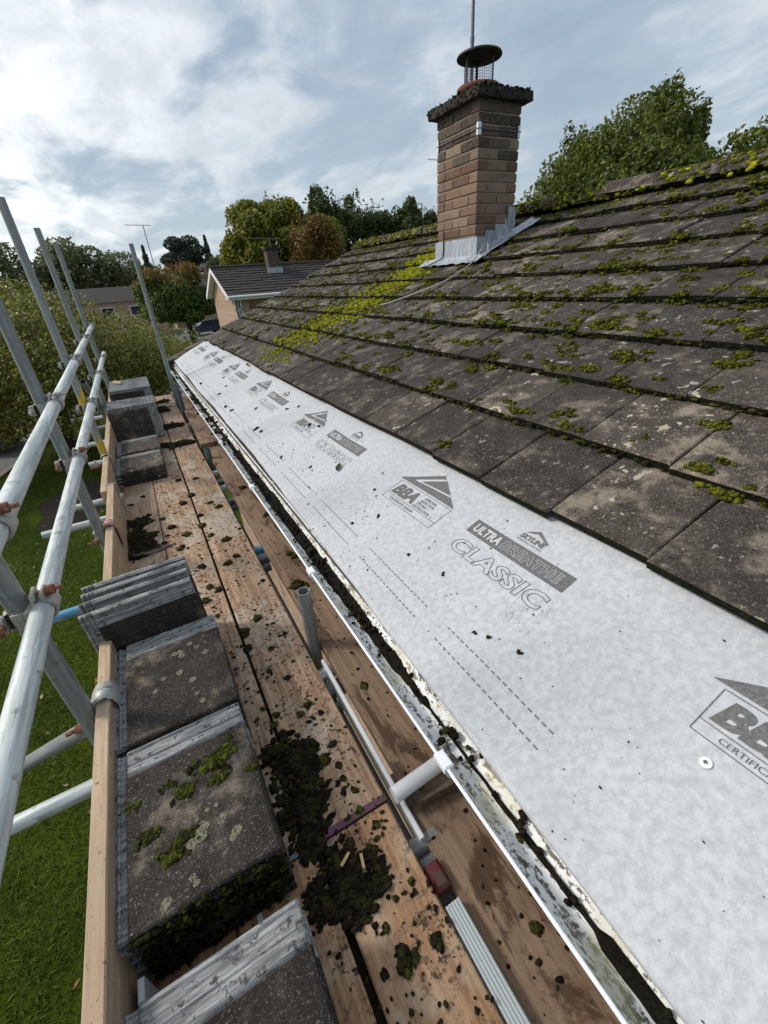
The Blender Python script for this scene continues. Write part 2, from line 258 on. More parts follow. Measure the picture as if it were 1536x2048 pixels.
m = M('pale house brick', 0.92); p = m.pos(); bt = m.n('ShaderNodeTexBrick'); m.l(m.vec(p, (1, 1, 1), (0, 0, 0), (R(90), 0, 0)), bt.inputs['Vector'])
bt.inputs['Color1'].default_value = (0.50, 0.34, 0.235, 1); bt.inputs['Color2'].default_value = (0.34, 0.215, 0.14, 1); bt.inputs['Mortar'].default_value = (0.36, 0.30, 0.24, 1); bt.inputs['Scale'].default_value = 1.0
bt.inputs['Brick Width'].default_value = 0.225; bt.inputs['Row Height'].default_value = 0.075; bt.inputs['Mortar Size'].default_value = 0.008; m.col(m.mix(0.5, bt.outputs[0], m.mix(m.rng(m.noise(p, 9, 5, .7), .38, .62), (0.25, 0.16, 0.11), (0.55, 0.40, 0.28)))); HBRICK = m.m
m = M('white render trim', 0.5); m.col((0.78, 0.78, 0.76)); TRIM = m.m
m = M('dark glass', 0.08, 0, 0.6); m.col((0.03, 0.04, 0.05)); GLASS = m.m
m = M('dark roof tile', 0.9); p = m.pos(); m.col(m.mix(m.noise(p, 9, 5, 0.7), (0.028, 0.024, 0.024), (0.085, 0.072, 0.066))); DROOF = m.m
m = M('felt roof', 0.9); p = m.pos(); m.col(m.mix(m.noise(p, 3, 5), (0.24, 0.24, 0.25), (0.34, 0.33, 0.33))); FELT = m.m
m = M('blue car paint', 0.25, 0.3, 0.5); m.col((0.028, 0.045, 0.085)); m.b.inputs['Coat Weight'].default_value = 0.6; CARBLUE = m.m
m = M('black car paint', 0.3, 0.2, 0.5); m.col((0.015, 0.015, 0.018)); CARBLK = m.m
m = M('white car paint', 0.3, 0, 0.5); m.col((0.75, 0.75, 0.75)); CARWHT = m.m
m = M('tyre rubber', 0.9); m.col((0.015, 0.015, 0.015)); TYRE = m.m
m = M('wheel alloy', 0.35, 0.6); m.col((0.35, 0.36, 0.37)); ALLOY = m.m
m = M('headlamp glass', 0.15); m.col((0.7, 0.72, 0.74)); LAMP = m.m
m = M('dry leaf', 0.8); m.col((0.055, 0.062, 0.016)); DRYLEAF = m.m
m = M('fallen brown leaf', 0.8); m.col(m.ramp(m.island(), [(0, (0.16, 0.07, 0.03)), (0.5, (0.3, 0.16, 0.07)), (1, (0.42, 0.36, 0.28))])); FALLEN = m.m

# ------------------------------------------------------------------ mesh helpers
WO = {}
class MB:
    def __init__(s): s.v = []; s.f = []; s.mi = []; s.n = 0; s.sm = []
    def add(s, v, f, mi=0, sm=False):
        v = np.asarray(v, float).reshape(-1, 3)
        for q in f: s.f.append([i + s.n for i in q]); s.mi.append(mi); s.sm.append(sm)
        s.v.append(v); s.n += len(v)
    def box(s, a, b, mi=0, mat=None, bev=0.0):
        (x0, y0, z0), (x1, y1, z1) = a, b
        if bev <= 0:
            v = [(x0, y0, z0), (x1, y0, z0), (x1, y1, z0), (x0, y1, z0), (x0, y0, z1), (x1, y0, z1), (x1, y1, z1), (x0, y1, z1)]
            f = [(0, 3, 2, 1), (4, 5, 6, 7), (0, 1, 5, 4), (1, 2, 6, 5), (2, 3, 7, 6), (3, 0, 4, 7)]
        else:
            c = bev; v = []
            for z, k in ((z0, c), (z0 + c, 0), (z1 - c, 0), (z1, c)):
                v += [(x0 + k, y0 + k, z), (x1 - k, y0 + k, z), (x1 - k, y1 - k, z), (x0 + k, y1 - k, z)]
            f = [(3, 2, 1, 0), (12, 13, 14, 15)]
            for r in range(3):
                for i in range(4): f.append((r * 4 + i, r * 4 + (i + 1) % 4, r * 4 + 4 + (i + 1) % 4, r * 4 + 4 + i))
        if mat is not None: v = [tuple(mat @ Vector(q)) for q in v]
        s.add(v, f, mi)
    def tube(s, pts, r, n=12, cap=True, mi=0, hollow=False):
        pts = [Vector(p) for p in pts]; rr = r if isinstance(r, (list, tuple)) else [r] * len(pts)
        V = []; up = None
        for i, p in enumerate(pts):
            d = (pts[min(i + 1, len(pts) - 1)] - pts[max(i - 1, 0)]).normalized()
            if up is None: up = Vector((0, 0, 1)) if abs(d.z) < 0.9 else Vector((1, 0, 0))
            a = d.cross(up).normalized(); up = a.cross(d).normalized()
            for k in range(n):
                t = 2 * math.pi * k / n; V.append(p + rr[i] * (math.cos(t) * a + math.sin(t) * up))
        F = [(i * n + k, i * n + (k + 1) % n, (i + 1) * n + (k + 1) % n, (i + 1) * n + k) for i in range(len(pts) - 1) for k in range(n)]
        s.add(V, F, mi, True)
        if hollow:   # open pipe end with a wall thickness and a dark bore
            p, q = pts[-1], pts[-2]; d = (p - q).normalized(); base = V[-n:]
            inner = [p + (b - p) * 0.86 for b in base]; deep = [b - d * 0.12 for b in inner]
            s.add(base + inner + deep, [(k, (k + 1) % n, n + (k + 1) % n, n + k) for k in range(n)] + [(n + k, n + (k + 1) % n, 2 * n + (k + 1) % n, 2 * n + k) for k in range(n)] + [tuple(2 * n + k for k in range(n))], mi, False)
            s.add(V[:n], [tuple(reversed(range(n)))], mi)
        elif cap: s.add(V[:n], [tuple(reversed(range(n)))], mi); s.add(V[-n:], [tuple(range(n))], mi)
    def lathe(s, prof, c, n=24, mi=0, sm=True):
        V = [(c[0] + r * math.cos(2 * math.pi * k / n), c[1] + r * math.sin(2 * math.pi * k / n), c[2] + z) for r, z in prof for k in range(n)]
        F = [(i * n + k, i * n + (k + 1) % n, (i + 1) * n + (k + 1) % n, (i + 1) * n + k) for i in range(len(prof) - 1) for k in range(n)]
        s.add(V, F, mi, sm)
    def prism(s, poly, ax, a, b, mi=0):    # polygon in the two other axes extruded along axis ax
        def P(p, t):
            q = list(p); q.insert(ax, t); return q
        n = len(poly); v = [P(p, a) for p in poly] + [P(p, b) for p in poly]
        s.add(v, [tuple(range(n - 1, -1, -1)), tuple(range(n, 2 * n))] + [(i, (i + 1) % n, n + (i + 1) % n, n + i) for i in range(n)], mi)
    def build(s, name, mats, parent=None, origin=None):
        v = np.concatenate(s.v) if s.v else np.zeros((0, 3))
        if origin is None:
            if parent is not None: origin = WO[parent.name]
            else: lo = v.min(0); hi = v.max(0); origin = Vector(((lo[0] + hi[0]) / 2, (lo[1] + hi[1]) / 2, lo[2]))
        origin = Vector(origin)
        me = bpy.data.meshes.new(name); me.from_pydata((v - np.array(origin)).tolist(), [], s.f)
        for mm in (mats if isinstance(mats, (list, tuple)) else [mats]): me.materials.append(mm)
        me.polygons.foreach_set('material_index', s.mi); me.polygons.foreach_set('use_smooth', s.sm); me.update()
        return link(name, me, parent, origin)
def link(name, me, parent=None, origin=(0, 0, 0), rot=None):
    o = bpy.data.objects.new(name, me); COL.objects.link(o); origin = Vector(origin); WO[o.name] = origin.copy()
    if parent is not None: o.parent = parent; o.location = origin - WO[parent.name]
    else: o.location = origin
    if rot is not None: o.rotation_euler = rot
    return o
def tag(o, label=None, cat=None, group=None, kind=None):
    if label: o['label'] = label
    if cat: o['category'] = cat
    if group: o['group'] = group
    if kind: o['kind'] = kind
    return o
def thing(name, label, cat, loc, group=None): return tag(link(name, None, None, loc), label, cat, group)
def soup(name, V, faces_per, mats, parent=None, origin=(0, 0, 0), smooth=False):   # numpy triangles / quads: V (n, k, 3)
    n, k, _ = V.shape; me = bpy.data.meshes.new(name); me.vertices.add(n * k); me.loops.add(n * k); me.polygons.add(n)
    me.vertices.foreach_set('co', (V.reshape(-1, 3) - np.array(origin)).ravel()); me.loops.foreach_set('vertex_index', np.arange(n * k, dtype=np.int32))
    me.polygons.foreach_set('loop_start', np.arange(0, n * k, k, dtype=np.int32)); me.polygons.foreach_set('loop_total', np.full(n, k, np.int32))
    me.materials.append(mats); me.update(calc_edges=True); me.validate(); return link(name, me, parent, origin)
def grid_faces(nu, nv): return [(i * nv + j, (i + 1) * nv + j, (i + 1) * nv + j + 1, i * nv + j + 1) for i in range(nu - 1) for j in range(nv - 1)]
def ico(sub):
    b = bmesh.new(); bmesh.ops.create_icosphere(b, subdivisions=sub, radius=1.0); b.verts.ensure_lookup_table()
    v = np.array([x.co[:] for x in b.verts]); f = [[q.index for q in t.verts] for t in b.faces]; b.free(); return v, f
ICO = {1: ico(1), 2: ico(2), 3: ico(3)}
def blob(mb, c, r, sub=2, rough=0.28, basis=None, flat=-0.35, mi=0):
    v, f = ICO[sub]; k = rng.normal(0, 1, (5, 3)) * 3.2; ph = rng.uniform(0, 6.3, 5)
    d = 1 + rough * (np.sin(v @ k.T + ph).sum(1) / 3.0) + rng.uniform(-0.1, 0.1, len(v)) * (rough / 0.28)
    q = v * d[:, None]; q[:, 2] = np.maximum(q[:, 2], flat); q = q * np.array(r); a = rng.uniform(0, 6.28); ca, sa = math.cos(a), math.sin(a)
    if abs(r[0] - r[1]) < 0.4 * max(r[0], r[1]): q = q @ np.array(((ca, -sa, 0), (sa, ca, 0), (0, 0, 1))).T
    if basis is not None: q = q @ basis.T
    mb.add(q + np.array(c), f, mi, True)
def stick(mb, a, b, r, n=8, mi=0): mb.tube([a, b], r, n, True, mi)

# ------------------------------------------------------------------ roof geometry
PITCH = R(22.0); CP, SP = math.cos(PITCH), math.sin(PITCH)
EX, EZ = 0.985, -0.672                     # nose of the lowest remaining course
GAUGE, COVER, TT = 0.339, 0.318, 0.030
NRM = np.array((-SP, 0, CP)); UPS = np.array((CP, 0, SP))
def roof(s, y, off=0.0): return np.array((EX, y, EZ)) + s * UPS + off * NRM
YEND, YNEAR, YBACK = 7.781, -1.123, -3.4
GZ = -4.4                                  # ground level, the camera is the origin
S_RIDGE = 3.08

# ------------------------------------------------------------------ ground
mb = MB(); mb.add([(-700, -300, GZ), (700, -300, GZ), (700, 900, GZ), (-700, 900, GZ)], [(0, 1, 2, 3)]); g = mb.build('lawn_ground', LAWN, None, (0, 0, GZ)); tag(g, kind='structure')
def sheet(name, poly, z, mat):
    mb = MB(); mb.add([(x, y, z) for x, y in poly], [tuple(range(len(poly)))]); return tag(mb.build(name, mat, None, (poly[0][0], poly[0][1], z)), kind='structure')
sheet('road', [(-60, -6), (-12, -6), (-6.2, 8.0), (-4.5, 15.4), (-3.2, 21.0), (3, 22.3), (3, 27), (-20, 30), (-60, 30)], GZ + 0.004, ASPH)
sheet('far_road', [(-70, 49.5), (3, 49.5), (80, 47), (80, 70), (-70, 66)], GZ + 0.004, ASPH)
sheet('gravel_strip', [(0.15, -4), (0.86, -4), (0.86, 2.9), (0.15, 2.9)], GZ + 0.004, GRAV)
mb = MB()
for (a, b) in (((-6.2, 8.0), (-4.5, 15.4)), ((-4.5, 15.4), (-3.2, 21.0))):
    d = Vector((b[0] - a[0], b[1] - a[1])).normalized(); nx, ny = d.y * 0.07, -d.x * 0.07
    mb.add([(a[0] - nx, a[1] - ny, GZ), (a[0] + nx, a[1] + ny, GZ), (b[0] + nx, b[1] + ny, GZ), (b[0] - nx, b[1] - ny, GZ)] + [(a[0] - nx, a[1] - ny, GZ + .05), (a[0] + nx, a[1] + ny, GZ + .05), (b[0] + nx, b[1] + ny, GZ + .05), (b[0] - nx, b[1] - ny, GZ + .05)], [(4, 5, 6, 7), (0, 1, 5, 4), (1, 2, 6, 5), (2, 3, 7, 6), (3, 0, 4, 7)])
tag(mb.build('road_kerb', MORTAR), kind='structure')
# soil bed under the scaffold
mb = MB(); n = 40; ring = [(-2.35 + (0.85 + 0.12 * math.sin(3 * t + 1) + 0.07 * math.sin(7 * t)) * math.cos(t), 11.9 + (1.35 + 0.2 * math.sin(2 * t)) * math.sin(t), GZ + 0.008) for t in [2 * math.pi * i / n for i in range(n)]]
mb.add(ring + [(-2.35, 11.9, GZ + 0.09)], [(i, (i + 1) % n, n) for i in range(n)], 0, True); tag(mb.build('soil_bed', SOIL), kind='structure')
# grass blades on the visible lawn
nb = 300000; x = rng.uniform(-7.5, -0.25, nb); y = 0.3 + 21.5 * rng.uniform(0, 1, nb) ** 1.25
xe = np.interp(y, [0, 8.0, 15.4, 21.0], [-8.0, -6.1, -4.4, -3.1]); keep = (x > xe) & (((x + 2.35) / 0.95) ** 2 + ((y - 11.9) / 1.5) ** 2 > 1) & (y < 21); x = x[keep]; y = y[keep]; nb = len(x)
h = rng.uniform(0.022, 0.055, nb); a = rng.uniform(0, 6.28, nb); wd = rng.uniform(0.0025, 0.006, nb); lean = rng.normal(0, 0.035, (nb, 2))
V = np.zeros((nb, 3, 3)); V[:, 0] = np.stack([x - wd * np.cos(a), y - wd * np.sin(a), np.full(nb, GZ)], 1); V[:, 1] = np.stack([x + wd * np.cos(a), y + wd * np.sin(a), np.full(nb, GZ)], 1); V[:, 2] = np.stack([x + lean[:, 0], y + lean[:, 1], GZ + h], 1)
tag(soup('grass', V, 3, BLADE, None, (-3, 8, GZ)), 'short dark green grass of the lawn below the scaffold', 'grass', kind='stuff')
nb = 520; x = rng.uniform(-6, -0.5, nb); y = rng.uniform(1, 20, nb); keep = x > np.interp(y, [0, 8, 15.4, 21], [-8, -6.1, -4.4, -3.1]); x = x[keep]; y = y[keep]; nb = len(x)
a = rng.uniform(0, 6.28, nb); s_ = rng.uniform(0.012, 0.04, nb); c = np.stack([x, y, GZ + rng.uniform(0.05, 0.08, nb)], 1); d1 = np.stack([np.cos(a) * s_, np.sin(a) * s_, rng.normal(0, .008, nb)], 1); d2 = np.stack([-np.sin(a) * s_ * .5, np.cos(a) * s_ * .5, rng.normal(0, .008, nb)], 1)
tag(soup('fallen_leaves', np.stack([c - d1, c - d2, c + d1, c + d2], 1), 4, FALLEN, None, (-3, 8, GZ)), 'small fallen leaves and pale flecks scattered over the lawn', 'leaves', kind='stuff')

# ------------------------------------------------------------------ the house
house = thing('house', 'house under repair with mossy brown concrete tiled roof, bare eaves and brick chimney', 'house', (2.5, 3, GZ))
mb = MB(); mb.box((0.85, YBACK + 0.2, GZ), (6.9, 7.6, -1.02)); mb.prism([(0.9, -1.02), (3.86, 0.42), (6.85, -1.02)], 1, 7.45, 7.6); mb.build('wall', HBRICK, house)
mb = MB(); mb.box((0.466, YBACK, -1.16), (0.486, 7.78, -0.965)); mb.build('fascia', TRIM, house)
mb = MB(); mb.box((0.486, YBACK, -1.15), (0.85, 7.6, -1.138)); mb.build('soffit', TRIM, house)
roofo = link('roof', None, house, (2.4, 3, -0.3)); WO[roofo.name] = Vector((2.4, 3, -0.3))
mb = MB(); P = [roof(-0.62, YBACK, -.075), roof(-0.62, YEND - .05, -.075), roof(S_RIDGE, YEND - .05, -.075), roof(S_RIDGE, YBACK, -.075)]; Pb = [p - NRM * 0.06 for p in P]
mb.add(P + Pb, [(3, 2, 1, 0), (4, 5, 6, 7), (0, 1, 5, 4), (1, 2, 6, 5), (2, 3, 7, 6), (3, 0, 4, 7)])
rx = roof(S_RIDGE, 0)[0]
for k in range(10):   # rear slope in plain courses
    s0 = S_RIDGE - (k + 1) * GAUGE; s1 = s0 + GAUGE + .05; A = roof(s0, YBACK, 0); B = roof(s1, YBACK, -TT)
    q = [(2 * rx - A[0], YBACK, A[2]), (2 * rx - A[0], YEND, A[2]), (2 * rx - B[0], YEND, B[2]), (2 * rx - B[0], YBACK, B[2])]
    mb.add(q + [(x, y, z - .025) for x, y, z in q], [(0, 1, 2, 3), (7, 6, 5, 4), (0, 4, 5, 1), (1, 5, 6, 2), (2, 6, 7, 3), (3, 7, 4, 0)])
mb.build('roof_deck', DROOF, roofo, WO[roofo.name])

# tiles: local x across, y up the slope, z out; top front arris at the origin
def roof_tile_mesh(wd, name):
    mb = MB(); L_ = 0.42; g = 0.0018; b = 0.005
    prof = [(0.0, -TT), (0.0, -b), (b, 0.0), (0.17, 0.0004), (L_, -0.004), (L_, -0.022), (0.02, -TT)]
    xs = [g, g + 0.004, wd - g - 0.004, wd - g]
    V = []
    for i, xx in enumerate(xs):
        for (yy, zz) in prof: V.append((xx, yy, zz - (0.004 if i in (0, 3) and zz > -0.01 else 0)))
    n = len(prof); F = [(i * n + j, i * n + (j + 1) % n, (i + 1) * n + (j + 1) % n, (i + 1) * n + j) for i in range(3) for j in range(n)] + [tuple(range(n)), tuple(range(4 * n - 1, 3 * n - 1, -1))]
    mb.add(V, F); me = bpy.data.meshes.new(name); me.from_pydata(V, [], mb.f); me.materials.append(TILE); me.materials.append(NOSE); me.update()
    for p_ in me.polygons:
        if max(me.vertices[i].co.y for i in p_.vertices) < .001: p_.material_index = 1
    b_ = bmesh.new(); b_.from_mesh(me); bmesh.ops.recalc_face_normals(b_, faces=b_.faces); b_.to_mesh(me); b_.free(); return me
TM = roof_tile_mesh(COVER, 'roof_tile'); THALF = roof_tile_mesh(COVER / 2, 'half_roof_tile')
tilt = PITCH - math.atan(TT / GAUGE)
ey = Vector((math.cos(tilt), 0, math.sin(tilt))); ez = Vector((-math.sin(tilt), 0, math.cos(tilt))); exv = Vector((0, -1, 0))
TROT = Matrix((exv, ey, ez)).transposed()
chim = (2.89, 3.33, 3.48, 4.045)   # chimney x0 x1 y0 y1
stuffb = MB()
for k in range(9):
    odd = k % 2; y0 = 0.467 + (COVER / 2 if odd else 0)
    ys = [(y0 + COVER * i, TM, COVER) for i in range(-11, 24)]
    for (ytop, me, wd) in [(yy + COVER, TM, COVER) for yy, _, _ in ys] + ([(YEND, THALF, COVER / 2)] if odd else []):
        if ytop > YEND + 0.01: continue
        p = roof(k * GAUGE, ytop, rng.normal(0, 0.0018)); Mx = TROT @ Euler((rng.normal(0, .006), rng.normal(0, .007), rng.normal(0, .005))).to_matrix()
        q = p + Vector((0, rng.normal(0, .001), 0)) + UPS * rng.normal(0, 0.0055)
        if ytop - wd < YNEAR - 0.2:
            V = [Mx @ v.co + Vector(q) for v in me.vertices]; stuffb.add([tuple(v) for v in V], [list(f.vertices) for f in me.polygons]); continue
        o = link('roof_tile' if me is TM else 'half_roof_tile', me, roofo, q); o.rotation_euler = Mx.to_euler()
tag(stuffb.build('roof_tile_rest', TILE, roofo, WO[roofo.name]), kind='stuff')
# two remaining verge tiles on the stripped courses, and the mortar under them
for k in (-1, -2):
    for wv in (0,):
        p = roof(k * GAUGE, YEND + .04, 0.004); o = link('roof_tile', TM, roofo, p); o.rotation_euler = (TROT @ Euler((.01, .015, .02 * k)).to_matrix()).to_euler()
mb = MB()
for s0 in np.arange(-0.66, 3.0, 0.11): A = roof(s0, 0, -.03); mb.box((A[0] - .062, YEND - 0.06 + rng.normal(0, .004), A[2] - .05), (A[0] + .062, YEND + .004 + rng.normal(0, .006), A[2] - .012 + rng.normal(0, .004)))
mb.build('verge_mortar', MORTAR, roofo, WO[roofo.name])
def ridge_mesh():
    mb = MB(); n = 11; Ls = 0.445; R1, R2 = 0.135, 0.118; V = []
    for (yy, ro) in ((0, R1), (0.06, R1), (0.07, R1 - .004), (Ls, R1 - .006)):
        for i in range(n):
            t = math.pi * (0.06 + 0.88 * i / (n - 1)); V.append((math.cos(t) * ro * 1.05, yy, math.sin(t) * ro * 0.86))
    for (yy) in (0, Ls):
        for i in range(n): t = math.pi * (0.06 + 0.88 * i / (n - 1)); V.append((math.cos(t) * R2 * 1.05, yy, math.sin(t) * R2 * 0.86))
    F = [(r * n + i, r * n + i + 1, (r + 1) * n + i + 1, (r + 1) * n + i) for r in range(3) for i in range(n - 1)] + [(i, 4 * n + i, 4 * n + i + 1, i + 1) for i in range(n - 1)]
    F += [(4 * n + i, 5 * n + i, 5 * n + i + 1, 4 * n + i + 1) for i in range(n - 1)] + [(0, 3 * n, 5 * n, 4 * n), (n - 1, 4 * n - 1, 6 * n - 1, 5 * n - 1)]
    me = bpy.data.meshes.new('ridge_tile'); me.from_pydata(V, [], F); me.materials.append(TILE); me.polygons.foreach_set('use_smooth', [True] * len(F)); me.update(); return me
RM = ridge_mesh(); rp = roof(S_RIDGE, 0, 0)
for i in range(25):
    yy = YBACK + 0.45 * i
    if yy > YEND - .4: break
    o = link('ridge_tile', RM, roofo, (rx, yy, rp[2] - 0.045 + rng.normal(0, .004))); o.rotation_euler = (rng.normal(0, .008), rng.normal(0, .01), rng.normal(0, .01))

# chimney
cx0, cx1, cy0, cy1 = chim
chm = link('chimney', None, house, (3.11, 3.76, 0.0)); WO[chm.name] = Vector((3.11, 3.76, 0.0))
ztop = 1.165
mb = MB(); mb.box((cx0 + .008, cy0 + .008, -0.35), (cx1 - .008, cy1 - .008, ztop + .002)); mb.build('mortar_core', MORTAR, chm)
BM = {}
def brick(x0, x1, y0, y1, z, soot):
    soot = soot or (z > ztop - .40 and rng.uniform() < .35)
    key = (round(x1 - x0, 3), round(y1 - y0, 3), soot)
    if key not in BM:
        b = MB(); b.box((0, 0, 0), (key[0], key[1], 0.065), 0, None, 0.006); me = bpy.data.meshes.new('brick'); v = np.concatenate(b.v)
        me.from_pydata(v.tolist(), [], b.f); me.materials.append(BRICK_SOOT if soot else BRICK); me.update(); BM[key] = me
    o = link('brick', BM[key], chm, (x0 + rng.normal(0, .0012), y0 + rng.normal(0, .0012), z + rng.normal(0, .001)), (0, 0, rng.normal(0, .004)))
for c in range(17):
    z = ztop - 0.075 * (c + 1) + 0.005; soot = c < 3; J = .01; H = .1025
    if c % 2:
        for xa in (cx0, cx1 - H):
            yy = cy0
            for ln in (.215, .215, .1125): brick(xa, xa + H, yy, yy + ln, z, soot); yy += ln + J
        for ya in (cy0, cy1 - H): brick(cx0 + H + J, cx1 - H - J, ya, ya + H, z, soot)
    else:
        for ya in (cy0, cy1 - H):
            for xa in (cx0, cx0 + .225): brick(xa, xa + .215, ya, ya + H, z, soot)
        for xa in (cx0, cx1 - H):
            yy = cy0 + H + J
            for ln in (.215, .115): brick(xa, xa + H, yy, yy + ln, z, soot); yy += ln + J
# capping slab, rough and mossy at the rim
mb = MB(); nx = 26; ov = .062
for part_ in range(1):
    V = []; ringn = 4 * nx
    def rect(t, e):
        x0, x1, y0, y1 = cx0 - e, cx1 + e, cy0 - e, cy1 + e; t = t % 4; k = int(t); f = t - k
        return [(x0 + (x1 - x0) * f, y0), (x1, y0 + (y1 - y0) * f), (x1 - (x1 - x0) * f, y1), (x0, y1 - (y1 - y0) * f)][k]
    for (e, z, j) in ((-.02, 1.166, 0), (ov - .004, 1.166, .004), (ov, 1.174, .004), (ov, 1.226, .003), (ov - .010, 1.236, .003), (.0, 1.256, .003), (-.1, 1.275, .003)):
        for i in range(ringn): x, y = rect(i / nx, e); V.append((x + rng.normal(0, j * .5), y + rng.normal(0, j * .5), z + rng.normal(0, j * .5)))
    F = [(r * ringn + i, r * ringn + (i + 1) % ringn, (r + 1) * ringn + (i + 1) % ringn, (r + 1) * ringn + i) for r in range(6) for i in range(ringn)] + [tuple(range(6 * ringn, 7 * ringn))]
    mb.add(V, F)
mb.build('capping_slab', CAPM, chm)
mb = MB()
for i in range(240):
    t = rng.uniform(0, 4); x, y = rect(t, ov - abs(rng.normal(0, .03))); blob(mb, (x, y, 1.235 + rng.normal(0, .004)), (rng.uniform(.008, .018),) * 2 + (rng.uniform(.004, .010),), 1)
for i in range(70):
    t = rng.choice([rng.uniform(0, 1), rng.uniform(3, 4)]); x, y = rect(t, ov + .004); blob(mb, (x, y, rng.uniform(1.165, 1.24)), (.007, .007, rng.uniform(.005, .012)), 1)
tag(mb.build('capping_moss', moss_mat('capping moss', (.012, .011, .006), (.03, .03, .01), (.075, .075, .015)), chm), kind='stuff')
PC = (3.135, 3.80)
mb = MB(); mb.lathe([(0.0, 1.26), (0.158, 1.25), (0.165, 1.295), (0.178, 1.305), (0.178, 1.328), (0.165, 1.338), (0.135, 1.34), (0.13, 1.31), (0, 1.30)], (*PC, 0), 32); mb.build('chimney_pot', TERRA, chm)
cowl = link('cowl', None, chm, (*PC, 1.34)); WO[cowl.name] = Vector((*PC, 1.34))
mb = MB(); mb.lathe([(0, 1.535), (0.165, 1.520), (0.182, 1.512), (0.184, 1.518), (0.178, 1.53), (0.1, 1.556), (0, 1.565)], (*PC, 0), 36); mb.build('cowl_lid', COWL, chm)
mb = MB(); CR = 0.118
for i in range(40): t = 2 * math.pi * i / 40; mb.tube([(PC[0] + CR * math.cos(t), PC[1] + CR * math.sin(t), 1.335), (PC[0] + CR * math.cos(t), PC[1] + CR * math.sin(t), 1.545)], .0012, 3, False)
for z in np.arange(1.35, 1.54, .0175): mb.tube([(PC[0] + CR * math.cos(t), PC[1] + CR * math.sin(t), z) for t in [2 * math.pi * i / 40 for i in range(41)]], .0012, 3, False)
mb.build('bird_mesh', COWL, chm)
for t in (R(-62), R(58), R(178)):
    c_, s_ = math.cos(t), math.sin(t); mb = MB(); A = np.array((PC[0] + .122 * c_, PC[1] + .122 * s_, 1.335)); tn = np.array((-s_, c_, 0)) * .011; rd = np.array((c_, s_, 0)) * .0025; up = np.array((0, 0, .205))
    mb.add([A - tn - rd, A + tn - rd, A + tn + rd, A - tn + rd, A - tn - rd + up, A + tn - rd + up, A + tn + rd + up, A - tn + rd + up], [(0, 3, 2, 1), (4, 5, 6, 7), (0, 1, 5, 4), (1, 2, 6, 5), (2, 3, 7, 6), (3, 0, 4, 7)]); mb.build('cowl_leg', COWL, chm)
bpy.data.objects.remove(cowl)
# lead flashing: front apron, stepped side flashing, corner piece
def zroof(x): return EZ + (x - EX) * SP / CP
mb = MB(); zb = zroof(cx0)
mb.box((cx0 - .006, cy0 - .03, zb - .06), (cx0 - .0015, cy1 + .03, zb + .155))
rows = 5; nn = 24; V = []
for r in range(rows):
    for i in range(nn):
        y = cy0 - .14 + (cy1 - cy0 + .34) * i / (nn - 1); s = 2.055 - .115 * r / (rows - 1) + (.012 * math.sin(i * 1.7) if r == rows - 1 else 0)
        V.append(roof(s, y, .006 + .003 * math.sin(i * 1.1 + r) + (.012 if r == 0 else 0)))
mb.add(V, grid_faces(rows, nn), 0, True); mb.build('lead_apron', LEAD, chm)
mb = MB(); ystep = cy0 - .004
for i in range(4):
    x0 = cx0 + (0 if i == 0 else .0) + i * .112; x1 = min(x0 + .112, cx1 + .004); zt = zroof(x0 + .05) + .135
    z0 = zroof(x0) - .05
    mb.box((x0, ystep - .003, z0), (x1, ystep + .0025, zt))
rows = 4; V = []
for r in range(rows):
    for i in range(14):
        s = 1.95 + .83 * i / 13; y = cy0 - .002 - .125 * r / (rows - 1) + (.008 * math.sin(i * 2.1) if r == rows - 1 else 0); V.append(roof(s, y, .008 + (.02 if r == 0 else 0.003 * math.sin(i * 1.3 + r))))
mb.add(V, grid_faces(rows, 14), 0, True); mb.build('step_flashing', LEAD, chm)
mb = MB(); q = [(cx1 + .006, cy0 - .008, zroof(cx1) + .05), (cx1 - .075, cy0 - .010, zroof(cx1) + .045), (cx1 - .085, cy0 - .010, zroof(cx1) + .20), (cx1 + .006, cy0 - .008, zroof(cx1) + .19)]
mb.add(q + [(x, y - .004, z) for x, y, z in q], [(0, 1, 2, 3), (7, 6, 5, 4), (0, 4, 5, 1), (1, 5, 6, 2), (2, 6, 7, 3), (3, 7, 4, 0)]); mb.build('flashing_corner', LEAD, chm)
# lashing wire and its corner plates, aerial mast behind the stack
mb = MB(); zz = .985; e = .006; mb.tube([(cx0 - e, cy0 - e, zz), (cx1 + e, cy0 - e, zz), (cx1 + e, cy1 + e, zz), (cx0 - e, cy1 + e, zz), (cx0 - e, cy0 - e, zz)], .004, 6); mb.build('lashing_wire', AERIAL, chm)
for (x, y, a, b) in ((cx0, cy0, 1, 1), (cx1, cy0, -1, 1), (cx0, cy1, 1, -1)):
    mb = MB(); mb.box((min(x, x + a * .022), min(y - b * .006, y - b * .002), zz - .04), (max(x, x + a * .022), max(y - b * .006, y - b * .002), zz + .04)); mb.box((min(x - a * .006, x - a * .002), min(y, y + b * .022), zz - .04), (max(x - a * .006, x - a * .002), max(y, y + b * .022), zz + .04)); mb.build('corner_plate', ALU, chm)
mast = thing('aerial_mast', 'thin grey steel aerial mast strapped to the chimney and rising past its cowl', 'aerial mast', (3.38, 4.2, .9))
mb = MB(); mb.tube([(3.38, 4.2, .85), (3.38, 4.2, 1.78)], .0165, 12); mb.tube([(3.38, 4.2, 1.78), (3.38, 4.2, 3.6)], .0145, 12); mb.tube([(3.38, 4.2, 1.765), (3.38, 4.2, 1.80)], .019, 12); mb.build('pole', AERIAL, mast)
mb = MB(); mb.box((3.30, cy1 + .012, .955), (3.41, 4.215, 1.015)); mb.build('bracket', AERIAL, mast)
